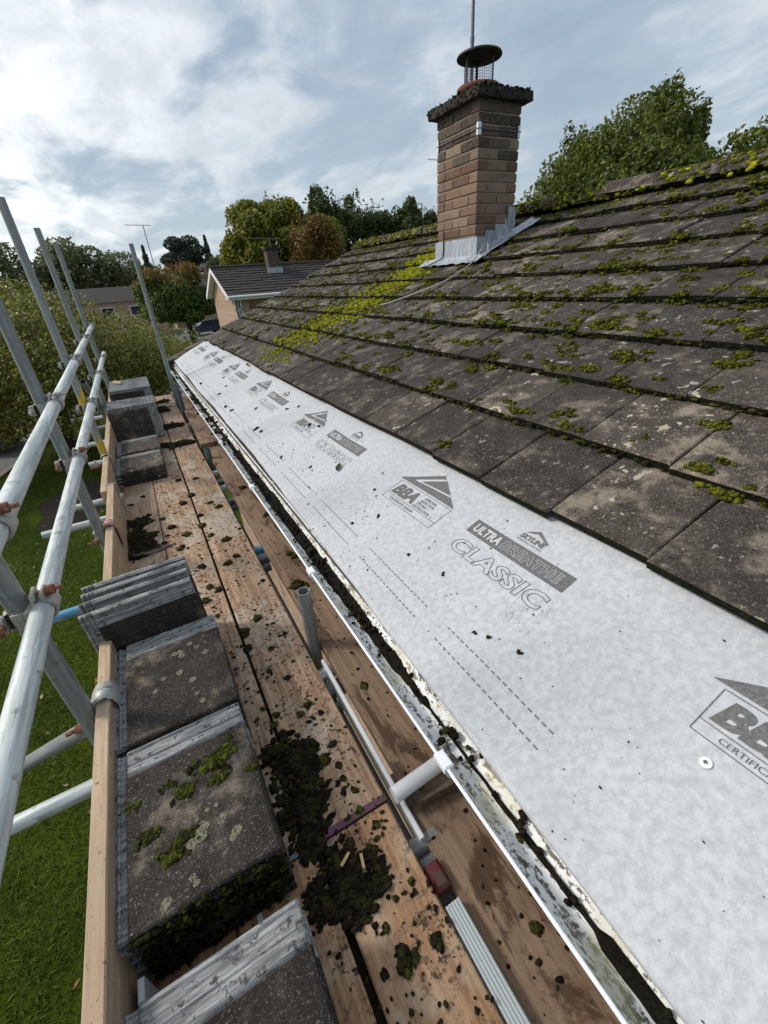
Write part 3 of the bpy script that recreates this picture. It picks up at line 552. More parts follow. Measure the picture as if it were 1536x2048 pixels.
# loose cables over the roof
def cable(name, pts, r, mat, label):
    P_ = []; pts = [Vector(p) for p in pts]
    for i in range(len(pts) - 1):
        a, b, c, d = pts[max(i - 1, 0)], pts[i], pts[i + 1], pts[min(i + 2, len(pts) - 1)]
        for t in np.linspace(0, 1, 8, endpoint=False): P_.append(0.5 * ((2 * b) + (c - a) * t + (2 * a - 5 * b + 4 * c - d) * t * t + (3 * b - a - 3 * c + d) * t ** 3))
    P_.append(pts[-1]); mb = MB(); mb.tube(P_, r, 6); tag(mb.build(name, mat), label, 'cable')
cable('aerial_cable', [roof(1.17, 3.78, .012), roof(1.22, 3.66, .012), roof(1.5, 3.36, .014), roof(1.75, 3.30, .015), roof(1.9, 3.31, .03), roof(2.12, 3.42, .05), roof(2.19, 3.44, .06), roof(2.12, 3.36, .03), roof(2.02, 3.30, .014)], .0055, CABLEP, 'pale grey loose cable looping across the tiles below the chimney')
cable('aerial_cable', [(cx0 - .012, 3.93, .34), (cx0 - .012, 3.93, .20), (cx0 - .02, 3.94, .12), roof(2.0, 3.97, .022), roof(1.95, 4.02, .016), roof(1.88, 4.04, .012)], .0055, CABLEB, 'black cable running down the lead flashing at the foot of the chimney')

MARKS = [(.27, .575, 'the white pipe'), (.15, .58, 'the purple band'), (.28, 1.235, 'the near tube stub'), (.28, 3.7, 'the second tube stub'), (-.05, 1.5, 'the leaning tiles'), (-.2, 2.6, 'the toe board heap'), (-.05, 1.15, 'the second full stack'), (-.03, .8, 'the nearest full stack'), (.27, .3, 'the ribbed beam'), (.27, .4, 'the red clamp'), (-.03, 3.5, 'the low stack'), (.25, 2.1, 'the blue tube'), (.09, .5, 'the lumpy heap'), (-.1, 2.36, 'the rotten timber strip')]
def clod_label(x, y, tone):
    b = 'inner' if x > .28 else 'outer' if x > .041 else 'middle' if x > -.174 else 'toe'; m_ = min(MARKS, key=lambda q: (q[0] - x) ** 2 + (q[1] - y) ** 2)
    rel = 'beyond' if y - m_[1] > .12 else 'just before' if y - m_[1] < -.12 else 'level with'; return f'{tone} clod on the {b} board {rel} {m_[2]}'
def gut_label(y):
    m_ = min(((-.4, 'the near gutter clip'), (.58, 'the white pipe'), (1.24, 'the near tube stub'), (2.2, 'the third gutter clip'), (3.7, 'the second tube stub'), (5.45, 'the third tube stub'), (6.16, 'the tall slim tube'), (7.6, 'the far gutter end')), key=lambda q: abs(q[0] - y)); rel = 'beyond' if y - m_[0] > .15 else 'before' if y - m_[0] < -.15 else 'beside'; return f'dark moss clump in the white gutter {rel} {m_[1]}'
# gutter
GC = (0.392, -0.955); GR = 0.056
gut = MB(); n = 15; V = []; ysg = np.linspace(YBACK, 7.97, 40)
for yy in ysg:
    sag = .004 * math.sin(yy * 2.1)
    for i in range(n):
        t = math.pi * (1 + i / (n - 1)); V.append((GC[0] + GR * math.cos(t), yy, GC[1] + GR * math.sin(t) + sag))
    for i in range(n):
        t = math.pi * (1 + (n - 1 - i) / (n - 1)); V.append((GC[0] + (GR + .003) * math.cos(t), yy, GC[1] + (GR + .003) * math.sin(t) + sag - (.0 if i not in (0, n - 1) else 0)))
m2 = 2 * n; F = [(r * m2 + i, r * m2 + (i + 1) % m2, (r + 1) * m2 + (i + 1) % m2, (r + 1) * m2 + i) for r in range(len(ysg) - 1) for i in range(m2)]
mi = [0 if (i % m2) < n - 1 else 1 for i in range(len(F))]
gut.add(V, F, 0, True); gut.mi = mi
gut.add(V[-m2:-m2 + n], [tuple(range(n))], 1)
gut.tube([(GC[0] - GR - .002, YBACK, GC[1] + .001), (GC[0] - GR - .002, 7.97, GC[1] + .001)], .0042, 8, True, 1)
guto = gut.build('gutter', [GUTIN, WPLAST], house, (GC[0], 3, GC[1]))
for yy in (-.42, .452, 1.29, 2.2, 3.1, 4.0, 4.9, 5.8, 6.7, 7.5):
    mb = MB(); V = []
    for dy in (-.02, .02):
        for ro in (GR + .0045, GR - .004 if False else GR + .009):
            for i in range(n): t = math.pi * (1 + i / (n - 1) * .98) ; V.append((GC[0] + ro * math.cos(t), yy + dy, GC[1] + ro * math.sin(t)))
    F = []
    for i in range(n - 1): F += [(i, i + 1, n + i + 1, n + i), (2 * n + i, 3 * n + i, 3 * n + i + 1, 2 * n + i + 1), (n + i, n + i + 1, 3 * n + i + 1, 3 * n + i), (i, 2 * n + i, 2 * n + i + 1, i + 1)]
    mb.add(V, F); mb.box((GC[0] - GR - .011, yy - .021, GC[1] - .012), (GC[0] - GR + .014, yy + .021, GC[1] + .009), 0, None, .003); mb.build('gutter_bracket', WPLAST, guto, WO[guto.name])
mb = MB(); nu = 520; V = []
yy = np.linspace(YBACK, 7.9, nu)
from mathutils import noise as mn
for y in yy:
    a = mn.noise(Vector((y * 1.7, 0, 3))) * .5 + mn.noise(Vector((y * 6, 2, 0))) * .3; wv = .013 + .012 * a
    if .1 < y < .62: wv -= .010
    if .75 < y < 3.0: wv += .009
    wv = max(wv, .004)
    for k in range(7):
        u = -1 + 2 * k / 6; xx = GC[0] + .014 + wv * u + .003 * mn.noise(Vector((y * 22, u * 3, 1))); base = -math.sqrt(max(GR * GR - (xx - GC[0]) ** 2, 1e-5)) + .0015
        V.append((xx, y, GC[1] + base + (1 - u * u) * (.007 + .008 * max(0, a)) + (.004 * mn.noise(Vector((y * 40, u * 4, 5))) if abs(u) < .9 else 0)))
mb.add(V, grid_faces(nu, 7), 0, True)
for i in range(420):
    y = rng.uniform(-1, 7.9) if i < 240 else rng.uniform(.75, 2.9); blob(mb, (GC[0] + rng.normal(.008, .016), y, GC[1] - .046 + rng.uniform(0, .006)), (rng.uniform(.003, .009),) * 2 + (rng.uniform(.003, .007),), 1)
tag(mb.build('gutter_silt', SILT, guto, WO[guto.name]), kind='stuff')
for i in range(34):
    far = i < 24; y = rng.uniform(3.0, 7.7) if far else rng.uniform(-.3, 2.6); mb = MB(); nb_ = rng.integers(3, 8)
    for _ in range(nb_): r_ = rng.uniform(.008, .018) if far else rng.uniform(.004, .009); blob(mb, (GC[0] + rng.normal(-.02 if far else .012, .02), y + rng.normal(0, .04 if far else .015), GC[1] + (rng.uniform(-.035, .0) if far else rng.uniform(-.04, -.03))), (r_, r_ * 1.3, r_ * .8), 2)
    tag(mb.build('moss_clod', MOSS_DARK), gut_label(y), 'moss', 'moss clumps lying in the gutter')

# ------------------------------------------------------------------ membrane and its print
def memb_off(s, y):
    v = -.046 + .0035 * mn.noise(Vector((s * 7, y * 4, 0))) + .004 * math.cos(y * 6.283 / .6 + .4) * max(0, min(1, (s + .68) * 5)) + .005 * mn.noise(Vector((s * 2.5 + 9, y * 1.2, 4)))
    d = abs(y - 2.33 - s * .35); v += .006 * math.exp(-(d / .05) ** 2) * math.exp(-((s + .3) / .16) ** 2)
    v += -.012 * math.exp(-((y - 5.2) / .5) ** 2) * math.exp(-((s + .25) / .2) ** 2)
    if y > 6.5: v += .03 * min(1, (y - 6.5) / .9) ** 2 * (1 if s > -.3 else max(0, 1 + (s + .3) * 2.2))
    for c_, a_, k_, w_ in ((.35, .0022, .5, .012), (.9, .0022, .9, .012), (1.75, .003, .7, .014), (2.62, .004, -.3, .014), (3.4, .003, .9, .018), (4.4, .0035, .6, .018), (-.15, .0025, -.5, .012), (.02, .002, 1.4, .010)): v += a_ * math.exp(-((y - c_ + s * k_ + .02 * math.sin(s * 17 + c_ * 9)) / w_) ** 2) * (.4 + .6 * math.sin(s * 5 + c_ * 3) ** 2)
    if s > -.035: v = min(v, -.033)
    return v
mb = MB(); ysm = np.concatenate([np.linspace(YBACK, -.6, 20)[:-1], np.linspace(-.6, 7.50, 470)]); ssm = np.concatenate([[-9, -8], np.linspace(0, 1, 52)]); V = []
for y in ysm:
    low = -.636 + .022 * min(max(y, 0), 2.6) + .012 * mn.noise(Vector((y * 1.1, 7, 0))) + .004 * mn.noise(Vector((y * 5, 3, 1)))
    for q in ssm:
        if q == -9: P_ = roof(low - .004, y, memb_off(low, y) - .009)
        elif q == -8: P_ = roof(low - .006, y, memb_off(low, y) - .006)
        else: s = low + q * (.06 - low); P_ = roof(s, y, memb_off(s, y))
        V.append(P_)
mb.add(V, grid_faces(len(ysm), len(ssm)), 0, True)
memb = tag(mb.build('roofing_membrane', FLEECE, None, roof(-.3, 3, -.045)), 'white printed breather membrane laid along the stripped eaves below the tiles', 'roof membrane')

DG = None
def text2d(txt, w, h, bold=0.0, outline=0.0, slant=0.0, space=1.0):
    cu = bpy.data.curves.new('lettering', 'FONT'); cu.body = txt; cu.offset = bold; cu.resolution_u = 3; cu.shear = slant; cu.space_character = space
    if outline: cu.fill_mode = 'NONE'; cu.bevel_depth = outline; cu.bevel_resolution = 0
    o = bpy.data.objects.new('lettering', cu); COL.objects.link(o); bpy.context.view_layer.update()
    me = bpy.data.meshes.new_from_object(o.evaluated_get(bpy.context.evaluated_depsgraph_get()))
    v = np.array([q.co[:] for q in me.vertices]); f = [list(p.vertices) for p in me.polygons]
    bpy.data.objects.remove(o); bpy.data.curves.remove(cu); bpy.data.meshes.remove(me)
    lo = v.min(0); hi = v.max(0); q = np.zeros((len(v), 2)); q[:, 0] = (v[:, 0] - lo[0]) / (hi[0] - lo[0]) * w; q[:, 1] = (v[:, 1] - lo[1]) / (hi[1] - lo[1]) * h
    return q, f
T = {'bba': text2d('BBA', .163, .062, .050, 0, .22, .98), 'ultra': text2d('ULTRA', .122, .037, .036, 0, 0.08, 1.02), 'breathe': text2d('BREATHE', .235, .037, 0.03, .014, 0.08, 1.04),
     'classic': text2d('CLASSIC', .400, .060, 0.036, .0125, 0.10, 1.06), 'sky': text2d('SKYLINE', .098, .021, .034, 0, .2), 'roofc': text2d('ROOFING CENTRES', .098, .007, .004, 0, 0, 1.2),
     'cert': text2d('CERTIFICATE 18/5504', .175, .0125, .004), 'a1': text2d('APPROVAL', .078, .0125, .004, 0, .1), 'a2': text2d('INSPECTION', .088, .0125, .004, 0, .1), 'a3': text2d('TESTING', .066, .0125, .004, 0, .1), 'a4': text2d('CERTIFICATION', .112, .0125, .004, 0, .1)}
class Print:
    def __init__(s, y0, s0): s.y0, s.s0, s.mb = y0, s0, MB()
    def put(s, pts, faces, mi, lift):
        V = []
        for (tx, ty) in pts: y = s.y0 - tx; ss = s.s0 + ty; V.append(roof(ss, y, memb_off(ss, y) + .0012 + lift))
        s.mb.add(V, faces, mi)
    def poly(s, pts, mi, lift=0.0, n=8):     # fan of strips so it follows the cloth
        pts = [np.array(p, float) for p in pts]
        if len(pts) == 3: a, b, c = pts; d = c
        else: a, b, c, d = pts
        G = [];
        for i in range(n + 1):
            for j in range(n + 1): u, v = i / n, j / n; G.append((a * (1 - u) + b * u) * (1 - v) + (d * (1 - u) + c * u) * v)
        s.put(G, grid_faces(n + 1, n + 1), mi, lift)
    def line(s, a, b, w, mi=0, lift=0.0, n=10):
        a, b = np.array(a, float), np.array(b, float); d = (b - a) / np.linalg.norm(b - a); q = np.array((-d[1], d[0])) * w / 2
        G = [];
        for i in range(n + 1): p = a + (b - a) * i / n; G += [p - q, p + q]
        s.put(G, grid_faces(n + 1, 2), mi, lift)
    def text(s, key, x, y, mi=0, lift=0.0): q, f = T[key]; s.put(q + np.array((x, y)), f, mi, lift)
PER = 1.262
for k in range(-1, 6):
    y0 = .985 + PER * k
    if -1 < y0 and y0 < 7.3:
        p = Print(y0, -.194); p.poly([(0, 0), (.41, 0), (.41, .062), (0, .062)], 0, 0, 16); p.text('ultra', .018, .0125, 1, .0012); p.text('breathe', .148, .0125, 1, .0012); p.mb.build('printed_name_bar', [INK, NOINK], memb)
        p = Print(y0, -.289); p.text('classic', 0.005, .006); p.mb.build('printed_word', [INK], memb)
        p = Print(y0 - .165, -.122); p.text('sky', 0, .016); p.text('roofc', 0, .004); p.poly([(0.004, .042), (.046, .068), (.044, .056), (.03, .049)], 0); p.poly([(.046, .068), (.104, .037), (.088, .037), (.044, .056)], 0); p.mb.build('printed_badge', [INK], memb)
    y1 = 1.452 + PER * k
    if -1 < y1 - 0 and y1 < 7.3:
        p = Print(y1, -.277); W_, H_ = .348, .112
        for a, b in (((0, 0), (W_, 0)), ((W_, 0), (W_, H_)), ((W_, H_), (0, H_)), ((0, H_), (0, 0)), ((0, .029), (W_, .029))): p.line(a, b, .0022)
        p.text('bba', .012, .038); p.text('cert', .045, .008)
        for i, kx in enumerate(('a1', 'a2', 'a3', 'a4')): p.text(kx, .185 + (.018, .012, .006, .0)[i], .088 - i * .0175)
        A = np.array((-.028, .121)); B = A + (.19, .112); C = A + (.38, 0.0)
        def PT(u, w_): return A + u * (B - A) + w_ * (C - B)
        p.poly([A, B, C], 0, 0, 12); p.poly([PT(1, .13), PT(.32, .11), PT(1, .69)], 1, .0009, 10); p.poly([PT(1, .19), PT(.456, .18), PT(1, .63)], 0, .0018, 10)
        p.mb.build('printed_certificate_mark', [INK, NOINK], memb)
for sline in (-.531, -.482):
    for k in range(0, 15):
        p = Print(0, sline); y = .73 + .487 * k
        for j in range(19):
            yy = y - j * .0205 + (.03 if sline > -.5 else 0) * 0
            if -1 < yy < 7.2: p.line((-yy, 0), (-yy + .0125, 0), .0034, 0, 0, 1)
        if p.mb.n: tag(p.mb.build('printed_dash_line', [INK], memb), kind='stuff')
mb = MB(); c_ = roof(-.317, .137, memb_off(-.317, .137) + .002); MX = Matrix.Translation(c_) @ Matrix((exv, Vector(UPS), Vector(NRM))).transposed().to_4x4()
def disc(mb, r0, z0, r1, z1, n=20, mi=0): mb.add([tuple(MX @ Vector((r * math.cos(2 * math.pi * i / n), r * math.sin(2 * math.pi * i / n), z))) for r, z in ((r0, z0), (r1, z1)) for i in range(n)], [(i, (i + 1) % n, n + (i + 1) % n, n + i) for i in range(n)], mi)
disc(mb, .011, 0, .010, .003); disc(mb, .010, .003, .004, .0035); disc(mb, .004, .0035, .002, .001, 20, 1); tag(mb.build('fixing_washer', [WPLAST, G_DULL]), 'small white plastic fixing washer on the membrane near its lower edge', 'washer')
# leaf and debris on the membrane
def leaf(mb, c, L_, W_, ang, up=.3):
    d = np.array((math.cos(ang), math.sin(ang))); q = np.array((-d[1], d[0])); V = []
    for u, hw in ((0, 0), (.15, .5), (.4, 1), (.7, .8), (.9, .35), (1, 0)):
        for sgn in (-1, 0, 1): a = d * (u - .5) * L_ + q * sgn * hw * W_ / 2; V.append(tuple(MX0 @ Vector((a[0], a[1], .004 + up * L_ * (.25 - (u - .5) ** 2) * .4 + abs(sgn) * .006))))
    mb.add(V, grid_faces(6, 3), 0, True)
s_, y_ = -.305, 1.85; MX0 = Matrix.Translation(roof(s_, y_, memb_off(s_, y_) + .002)) @ Matrix((exv, Vector(UPS), Vector(NRM))).transposed().to_4x4()
mb = MB(); leaf(mb, 0, .062, .030, 2.5); leaf(mb, 0, .05, .024, 2.2, .9); tag(mb.build('fallen_leaf', DRYLEAF), 'curled dark green fallen leaf lying on the white membrane', 'leaf')
mb = MB(); RB = np.stack([np.array((0, -1, 0)), UPS, NRM], 1)
for i in range(560):
    u = rng.uniform()
    if u < .45: y = rng.uniform(-.6, 2.6); s = rng.uniform(-.64, -.03)
    elif u < .8: y = abs(rng.normal(2.2, 1.2)); s = rng.normal(-.42, .09)
    else: y = rng.uniform(2, 7); s = rng.uniform(-.6, -.05)
    s = min(max(s, -.64), -.04); r_ = (min(abs(rng.normal(0, .0016)), .004) + .0006) * min(1, .45 + .35 * max(y, 0)); blob(mb, roof(s, y, memb_off(s, y) + .001), (r_ * rng.uniform(1, 2), r_, r_ * .6), 1, .3, RB)
tag(mb.build('debris', MOSS_DARK), 'dark crumbs of dirt and moss sprinkled over the white membrane', 'debris', kind='stuff')
for (s, y, r_) in ((-.42, .62, .008), (-.44, .655, .007), (-.40, .53, .010), (-.37, .9, .009), (-.40, 1.06, .009), (-.36, 1.35, .01), (-.46, 1.42, .011), (-.40, 2.05, .012), (-.47, 2.35, .012), (-.46, 3.0, .02), (-.44, 2.9, .016), (-.2, 2.52, .017), (-.17, 2.42, .013), (-.13, 2.9, .013), (-.20, 2.98, .014), (-.33, 3.4, .013), (-.5, 3.9, .02), (-.48, 3.7, .018), (-.35, 4.5, .016), (-.3, 4.9, .016), (-.46, 4.4, .02), (-.52, 5.2, .025), (-.28, 1.52, .011)):
    mb = MB()
    for _ in range(4): blob(mb, roof(s + rng.normal(0, r_ * .35), y + rng.normal(0, r_ * .4), memb_off(s, y) + r_ * .2), (r_ * .5, r_ * .4, r_ * .33), 2, .45, RB)
    tag(mb.build('dirt_clod', MOSS_DARK), 'dark clod of dirt fallen onto the white membrane', 'clod', 'dirt clods on the membrane')

# ------------------------------------------------------------------ moss on the roof
RBM = np.stack([np.array((0, -1, 0)), UPS, NRM], 1)
def on_tile(s, y):     # height of the tile surface above the nose plane
    k = math.floor(s / GAUGE); f = s / GAUGE - k; return -TT * f
mosm, mosb, mose = MB(), MB(), MB()
def cushion(mb, s, y, r_, sub=2, el=1.0):
    if cx0 - .02 < roof(s, y)[0] < cx1 + .02 and cy0 - .12 < y < cy1 + .05: return
    ax, ay = r_ * el * rng.uniform(.9, 1.5), r_ * rng.uniform(.55, .9); nq = (14 if y < 2.2 else 9) if sub > 1 else 3
    blob(mb, roof(s, y, on_tile(s, y) - r_ * .02), (ax * .8, ay * .8, r_ * .38), 1, .4, RBM)
    for _ in range(nq):
        a_ = rng.uniform(0, 6.28); q = math.sqrt(rng.uniform()); e_ = r_ * rng.uniform(.22, .42) * (1.15 - .5 * q); dy, ds = -math.cos(a_) * q * ax, math.sin(a_) * q * ay
        blob(mb, roof(s + ds, y + dy, on_tile(s, y) + r_ * .42 * (1 - q * q)), (e_, e_ * .9, e_ * .7), 1, .5, RBM)
def cluster(mb, s, y, n, spread, r_, sub=2):
    for _ in range(n): cushion(mb, max(.004, s + rng.normal(0, spread * .55)), y + rng.normal(0, spread), r_ * rng.uniform(.6, 1.2), sub)
for k in range(1, 9):          # moss creeping out of the overlaps, under and on each nose
    y = -2.6
    while y < YEND - .05:
        dens = .5 + .5 * mn.noise(Vector((y * 1.3, k * 5.1, 2)))
        if rng.uniform() < .35 + .5 * dens: r_ = rng.uniform(.004, .011); blob(mose, roof(k * GAUGE - .002 - rng.uniform(0, .010), y, -.019 + rng.uniform(-.008, .010)), (r_ * rng.uniform(1, 2.4), r_ * .9, r_ * .8), 1, .35, RBM)
        y += rng.uniform(.004, .016) * (1 + .12 * max(0, y))
for i in range(1250):
    k = min(8.6, abs(rng.normal(4.6, 2.6))); y = rng.uniform(-1.2, 7.6); s = k * GAUGE
    if k < .95 and rng.uniform() < .8: continue
    u = rng.uniform()
    if u < .45: s = math.floor(k) * GAUGE + abs(rng.normal(0, .06))
    elif u < .75:  # along a joint
        kk = int(k); y = .467 + (COVER / 2 if kk % 2 else 0) + COVER * round((y - .467) / COVER) + rng.normal(0, .012)
    if s > S_RIDGE - .1: continue
    cluster(mosm, s, y, rng.integers(2, 8), rng.uniform(.012, .035), rng.uniform(.013, .029), 2)
for i in range(34):            # larger cushions close by
    k = rng.uniform(1, 6); cluster(mosm, k * GAUGE, rng.uniform(-.3, 2.8), rng.integers(4, 12), .035, rng.uniform(.013, .022), 2)
sw = [(2.45, 4.55), (2.1, 4.4), (1.8, 4.3), (1.45, 4.3), (1.1, 4.32), (.76, 4.42), (.48, 4.5), (.15, 4.6)]
for i in range(1500):           # the yellow green drift below the chimney
    t = abs(rng.normal(0, .42)) if rng.uniform() < .5 else rng.uniform(0, 1); t = min(t, 1) * (len(sw) - 1.001); j = int(t); f = t - j; s = sw[j][0] * (1 - f) + sw[j + 1][0] * f; y = sw[j][1] * (1 - f) + sw[j + 1][1] * f
    cushion(mosb, s + rng.normal(0, .07), y + rng.normal(0, .10 + .24 * t / 7), rng.uniform(.012, .028), 2, 1.25)
for i in range(170): cluster(mosm, rng.uniform(.35, 2.2), 4.4 + rng.normal(0, .55), 5, .05, .02, 1)
for i in range(5200):           # ridge and top course
    y = rng.uniform(-3, 7.7); a = mn.noise(Vector((y * 1.6, 3, 3)))
    if a < -.15 and rng.uniform() < .3: continue
    u = rng.uniform()
    if u < .62:
        t = rng.uniform(.35, 1.0) * math.pi; r_ = rng.uniform(.008, .021); P_ = (rx + math.cos(t) * .138, y, rp[2] - .045 + math.sin(t) * .115); nn = np.array((math.cos(t), 0, math.sin(t))); B = np.stack([np.array((0, -1, 0)), np.cross(nn, np.array((0, -1, 0))), nn], 1); blob(mosm if rng.uniform() < .78 else mosb, P_, (r_ * 1.4, r_ * .8, r_ * .5), 1, .25, B)
    else: cushion(mosm, S_RIDGE - .14 - abs(rng.normal(0, .11)), y, rng.uniform(.009, .019), 1, 1.4)
tag(mose.build('edge_moss', moss_mat('edge moss', (.010, .010, .005), (.028, .030, .009), (.095, .105, .016))), 'dark moss lining the lower edge of every tile course', 'moss', kind='stuff')
tag(mosm.build('roof_moss', MOSS), 'olive green moss cushions growing along the tile joints and ridge', 'moss', kind='stuff')
tag(mosb.build('bright_roof_moss', MOSS_BRIGHT), 'bright yellow green moss spreading down the tiles below the chimney', 'moss', kind='stuff')

# ------------------------------------------------------------------ scaffold boards
BZ = -1.25
def board(x0, x1, y0, y1, top, mat, label, rot=0.0, bands=(), group=None, slit=True, nicks=None):
    cx = (x0 + x1) / 2; t = thing('scaffold_board', label, 'scaffold board', (cx, (y0 + y1) / 2, top - .038), group); b = MB(); w = (x1 - x0) / 2; ny = 36; V = []
    ys_ = np.linspace(y0, y1, ny); ph = rng.uniform(0, 9)
    for y in ys_:
        wob = .0012 * mn.noise(Vector((y * 2.3, ph, 0))); zz = .0015 * mn.noise(Vector((y * 1.1, ph, 5))); c = .004
        for (xx, z) in ((-w, -.038), (-w, -c), (-w + c, 0), (-w * .4, .0005), (w * .4, .0005), (w - c, 0), (w, -c), (w, -.038)): V.append((cx + xx + wob, y, top + z + zz))
    b.add(V, [(i * 8 + j, (i + 1) * 8 + j, (i + 1) * 8 + (j + 1) % 8, i * 8 + (j + 1) % 8) for i in range(ny - 1) for j in range(8)] + [tuple(range(8)), tuple(range(ny * 8 - 1, ny * 8 - 9, -1))])
    o = b.build('plank', mat, t, WO[t.name])
    for (yb, bm) in bands:
        e = MB(); d = .011; yy0, yy1 = (yb, yb + .016) if yb < (y0 + y1) / 2 else (yb - .030, yb); e.box((x0 - .0015, yy0 - .001, top - .0395), (x1 + .0015, yy1 + .001, top + .0018)); e.build('end_band', bm, t)
    if rot: t.rotation_euler = (0, 0, rot)
    return t
YJ = .583
board(-.372, -.176, YJ + .004, 4.45, BZ, WOOD, 'speckled scaffold board beside the toe board, far of the two lengths')
board(-.172, .036, YJ + .004, 4.45, BZ - .001, WOOD, 'middle scaffold board of the walkway, mud on its near end', bands=((YJ + .004, P_TEAL),))
board(.046, .247, YJ + .004, 4.45, BZ, WOOD, 'outer scaffold board beside the gap, purple band on its near end', bands=((YJ + .004, P_PURPLE),))
board(-.372, -.176, -2.9, YJ - .002, BZ - .002, WOODNEAR, 'orange scaffold board beneath the nearest tile stacks beside the toe board')
board(-.172, .034, -2.9, YJ - .002, BZ - .001, WOODNEAR, 'orange scaffold board in the middle beneath the nearest tile stack')
board(.052, .245, -2.9, YJ - .002, BZ - .002, WOODNEAR, 'worn orange scaffold board with mud heaps beside the ribbed beam')
board(-.372, -.176, 4.454, 6.78, BZ - .001, WOOD, 'far scaffold board beneath the rows of upright tiles')
board(-.172, .036, 4.454, 6.74, BZ, WOOD, 'pale far scaffold board in the middle of the walkway')
board(.044, .25, 4.454, 6.70, BZ + .001, WOOD, 'pale far scaffold board beside the slim standing tube')
tb = board(.300, .520, .535, 4.2, BZ, WOODIN, 'stained inner scaffold board under the gutter with a clipped near end', rot=.004)
tb = board(.294, .515, -2.9, .66, BZ - .042, WOODIN, 'brown inner scaffold board under the gutter nearest the camera')
board(.285, .500, 4.0, 6.35, BZ + .040, WOODIN, 'stained inner scaffold board under the gutter at the far end', rot=-.02)
# worn end piece of the inner board, pipe across it
mb = MB(); mb.prism([(.296, .560), (.330, .532), (.505, .518), (.520, .523), (.520, .534), (.34, .548), (.300, .575)], 2, BZ - .04, BZ + .004); tag(mb.build('timber_offcut', BARKW), 'thin worn timber offcut lying against the white pipe', 'timber offcut')
mb = MB(); pts = [(.262, .573, BZ + .026), (.30, .575, BZ + .026), (.62, .592, BZ + .026)]; mb.tube(pts, .0215, 20, True); tag(mb.build('plastic_pipe', WPLAST), 'short white plastic pipe lying across the inner boards under the gutter', 'pipe')
mb = MB()
for (xa, xb, ya, yb) in ((-.178, -.170, -2.9, 6.7), (.034, .048, .6, 6.7), (.032, .054, -2.9, .58)):
    V = []; nn = 200
    for y in np.linspace(ya, yb, nn):
        z = BZ - .022 + .010 * mn.noise(Vector((y * 9, xa * 50, 2))); V += [(xa, y, z), ((xa + xb) / 2, y, z + .004), (xb, y, z)]
    mb.add(V, grid_faces(nn, 3), 0, True)
tag(mb.build('seam_dirt', MOSS_DARK), 'dark dirt packed into the seams between the walkway boards', 'dirt', kind='stuff')
# toe boards on edge
def toe(y0, y1, xa, xb, label, bands=()):
    t = thing('toe_board', label, 'toe board', ((xa + xb) / 2, (y0 + y1) / 2, BZ)); b = MB(); ny = 40; V = []; ph = rng.uniform(0, 9)
    for y in np.linspace(y0, y1, ny):
        k = (y - y0) / (y1 - y0); x = xa + (xb - xa) * k + .002 * mn.noise(Vector((y * 1.5, ph, 1))); c = .003; zt = BZ + .226 + .002 * mn.noise(Vector((y * 2, ph, 3)))
        for (dx, z) in ((-.018, BZ + .002), (-.018, zt - c), (-.018 + c, zt), (.018 - c, zt), (.018, zt - c), (.018, BZ + .002)): V.append((x + dx, y, z))
    b.add(V, [(i * 6 + j, (i + 1) * 6 + j, (i + 1) * 6 + (j + 1) % 6, i * 6 + (j + 1) % 6) for i in range(ny - 1) for j in range(6)] + [tuple(range(6)), tuple(range(ny * 6 - 1, ny * 6 - 7, -1))]); b.build('plank', TOE, t)
    for yb in bands: e = MB(); e.box((xa - .020 + (xb - xa), yb - .026, BZ + .0), (xa + .020 + (xb - xa), yb, BZ + .2285)); e.build('end_band', G_DULL, t)
toe(-2.9, 2.97, -.367, -.376, 'pale timber toe board standing on edge beside the nearest tile stacks', (2.97,))
toe(2.86, 6.75, -.414, -.420, 'pale timber toe board standing on edge beside the far tile stacks')

# ------------------------------------------------------------------ scaffold tubes
scaf = thing('scaffold', 'galvanised tube scaffold with guard rails, standards, transoms and couplers beside the roof', 'scaffold', (-.42, 3, GZ))
TR = .02415
def tube(name, a, b, mat, label=None, hollow=True, parent=None):
    a, b = Vector(a), Vector(b); me_o = MB(); L_ = (b - a).length
    me_o.tube([(0, 0, 0), (0, 0, L_ * .5), (0, 0, L_)], TR, 20, True, 0, hollow); o = me_o.build(name, mat, None, (0, 0, 0))
    o.parent = scaf; o.location = a - WO[scaf.name]; o.rotation_euler = (b - a).to_track_quat('Z', 'Y').to_euler(); WO[o.name] = a.copy()
    if label: o['label'] = label
    return o
SX = -.424; STD = [1.135, 2.35, 3.62, 5.02, 6.42]
for i, y in enumerate(STD): tube('standard', (SX, y, GZ), (SX, y, .525), G_YELLOW if i == 2 else G_DULL, 'standard with worn yellow paint' if i == 2 else None)
XR = SX + .0485
tube('guard_rail', (XR, -2.6, -.655), (XR - .004, 7.0, -.655), G_BRIGHT)
tube('guard_rail', (XR, -2.6, -.515), (XR - .004, 6.62, -.30), G_BRIGHT)
ledz = BZ - .038 - .0485 - .026
tube('ledger', (SX + .0485, -2.6, ledz - .026), (SX + .0485, 7.2, ledz - .026), G_DULL, hollow=False)
tube('ledger', (.262, -2.6, ledz - .026), (.262, 7.0, ledz - .026), G_DULL, hollow=False)
tz = BZ - .038 - .0255
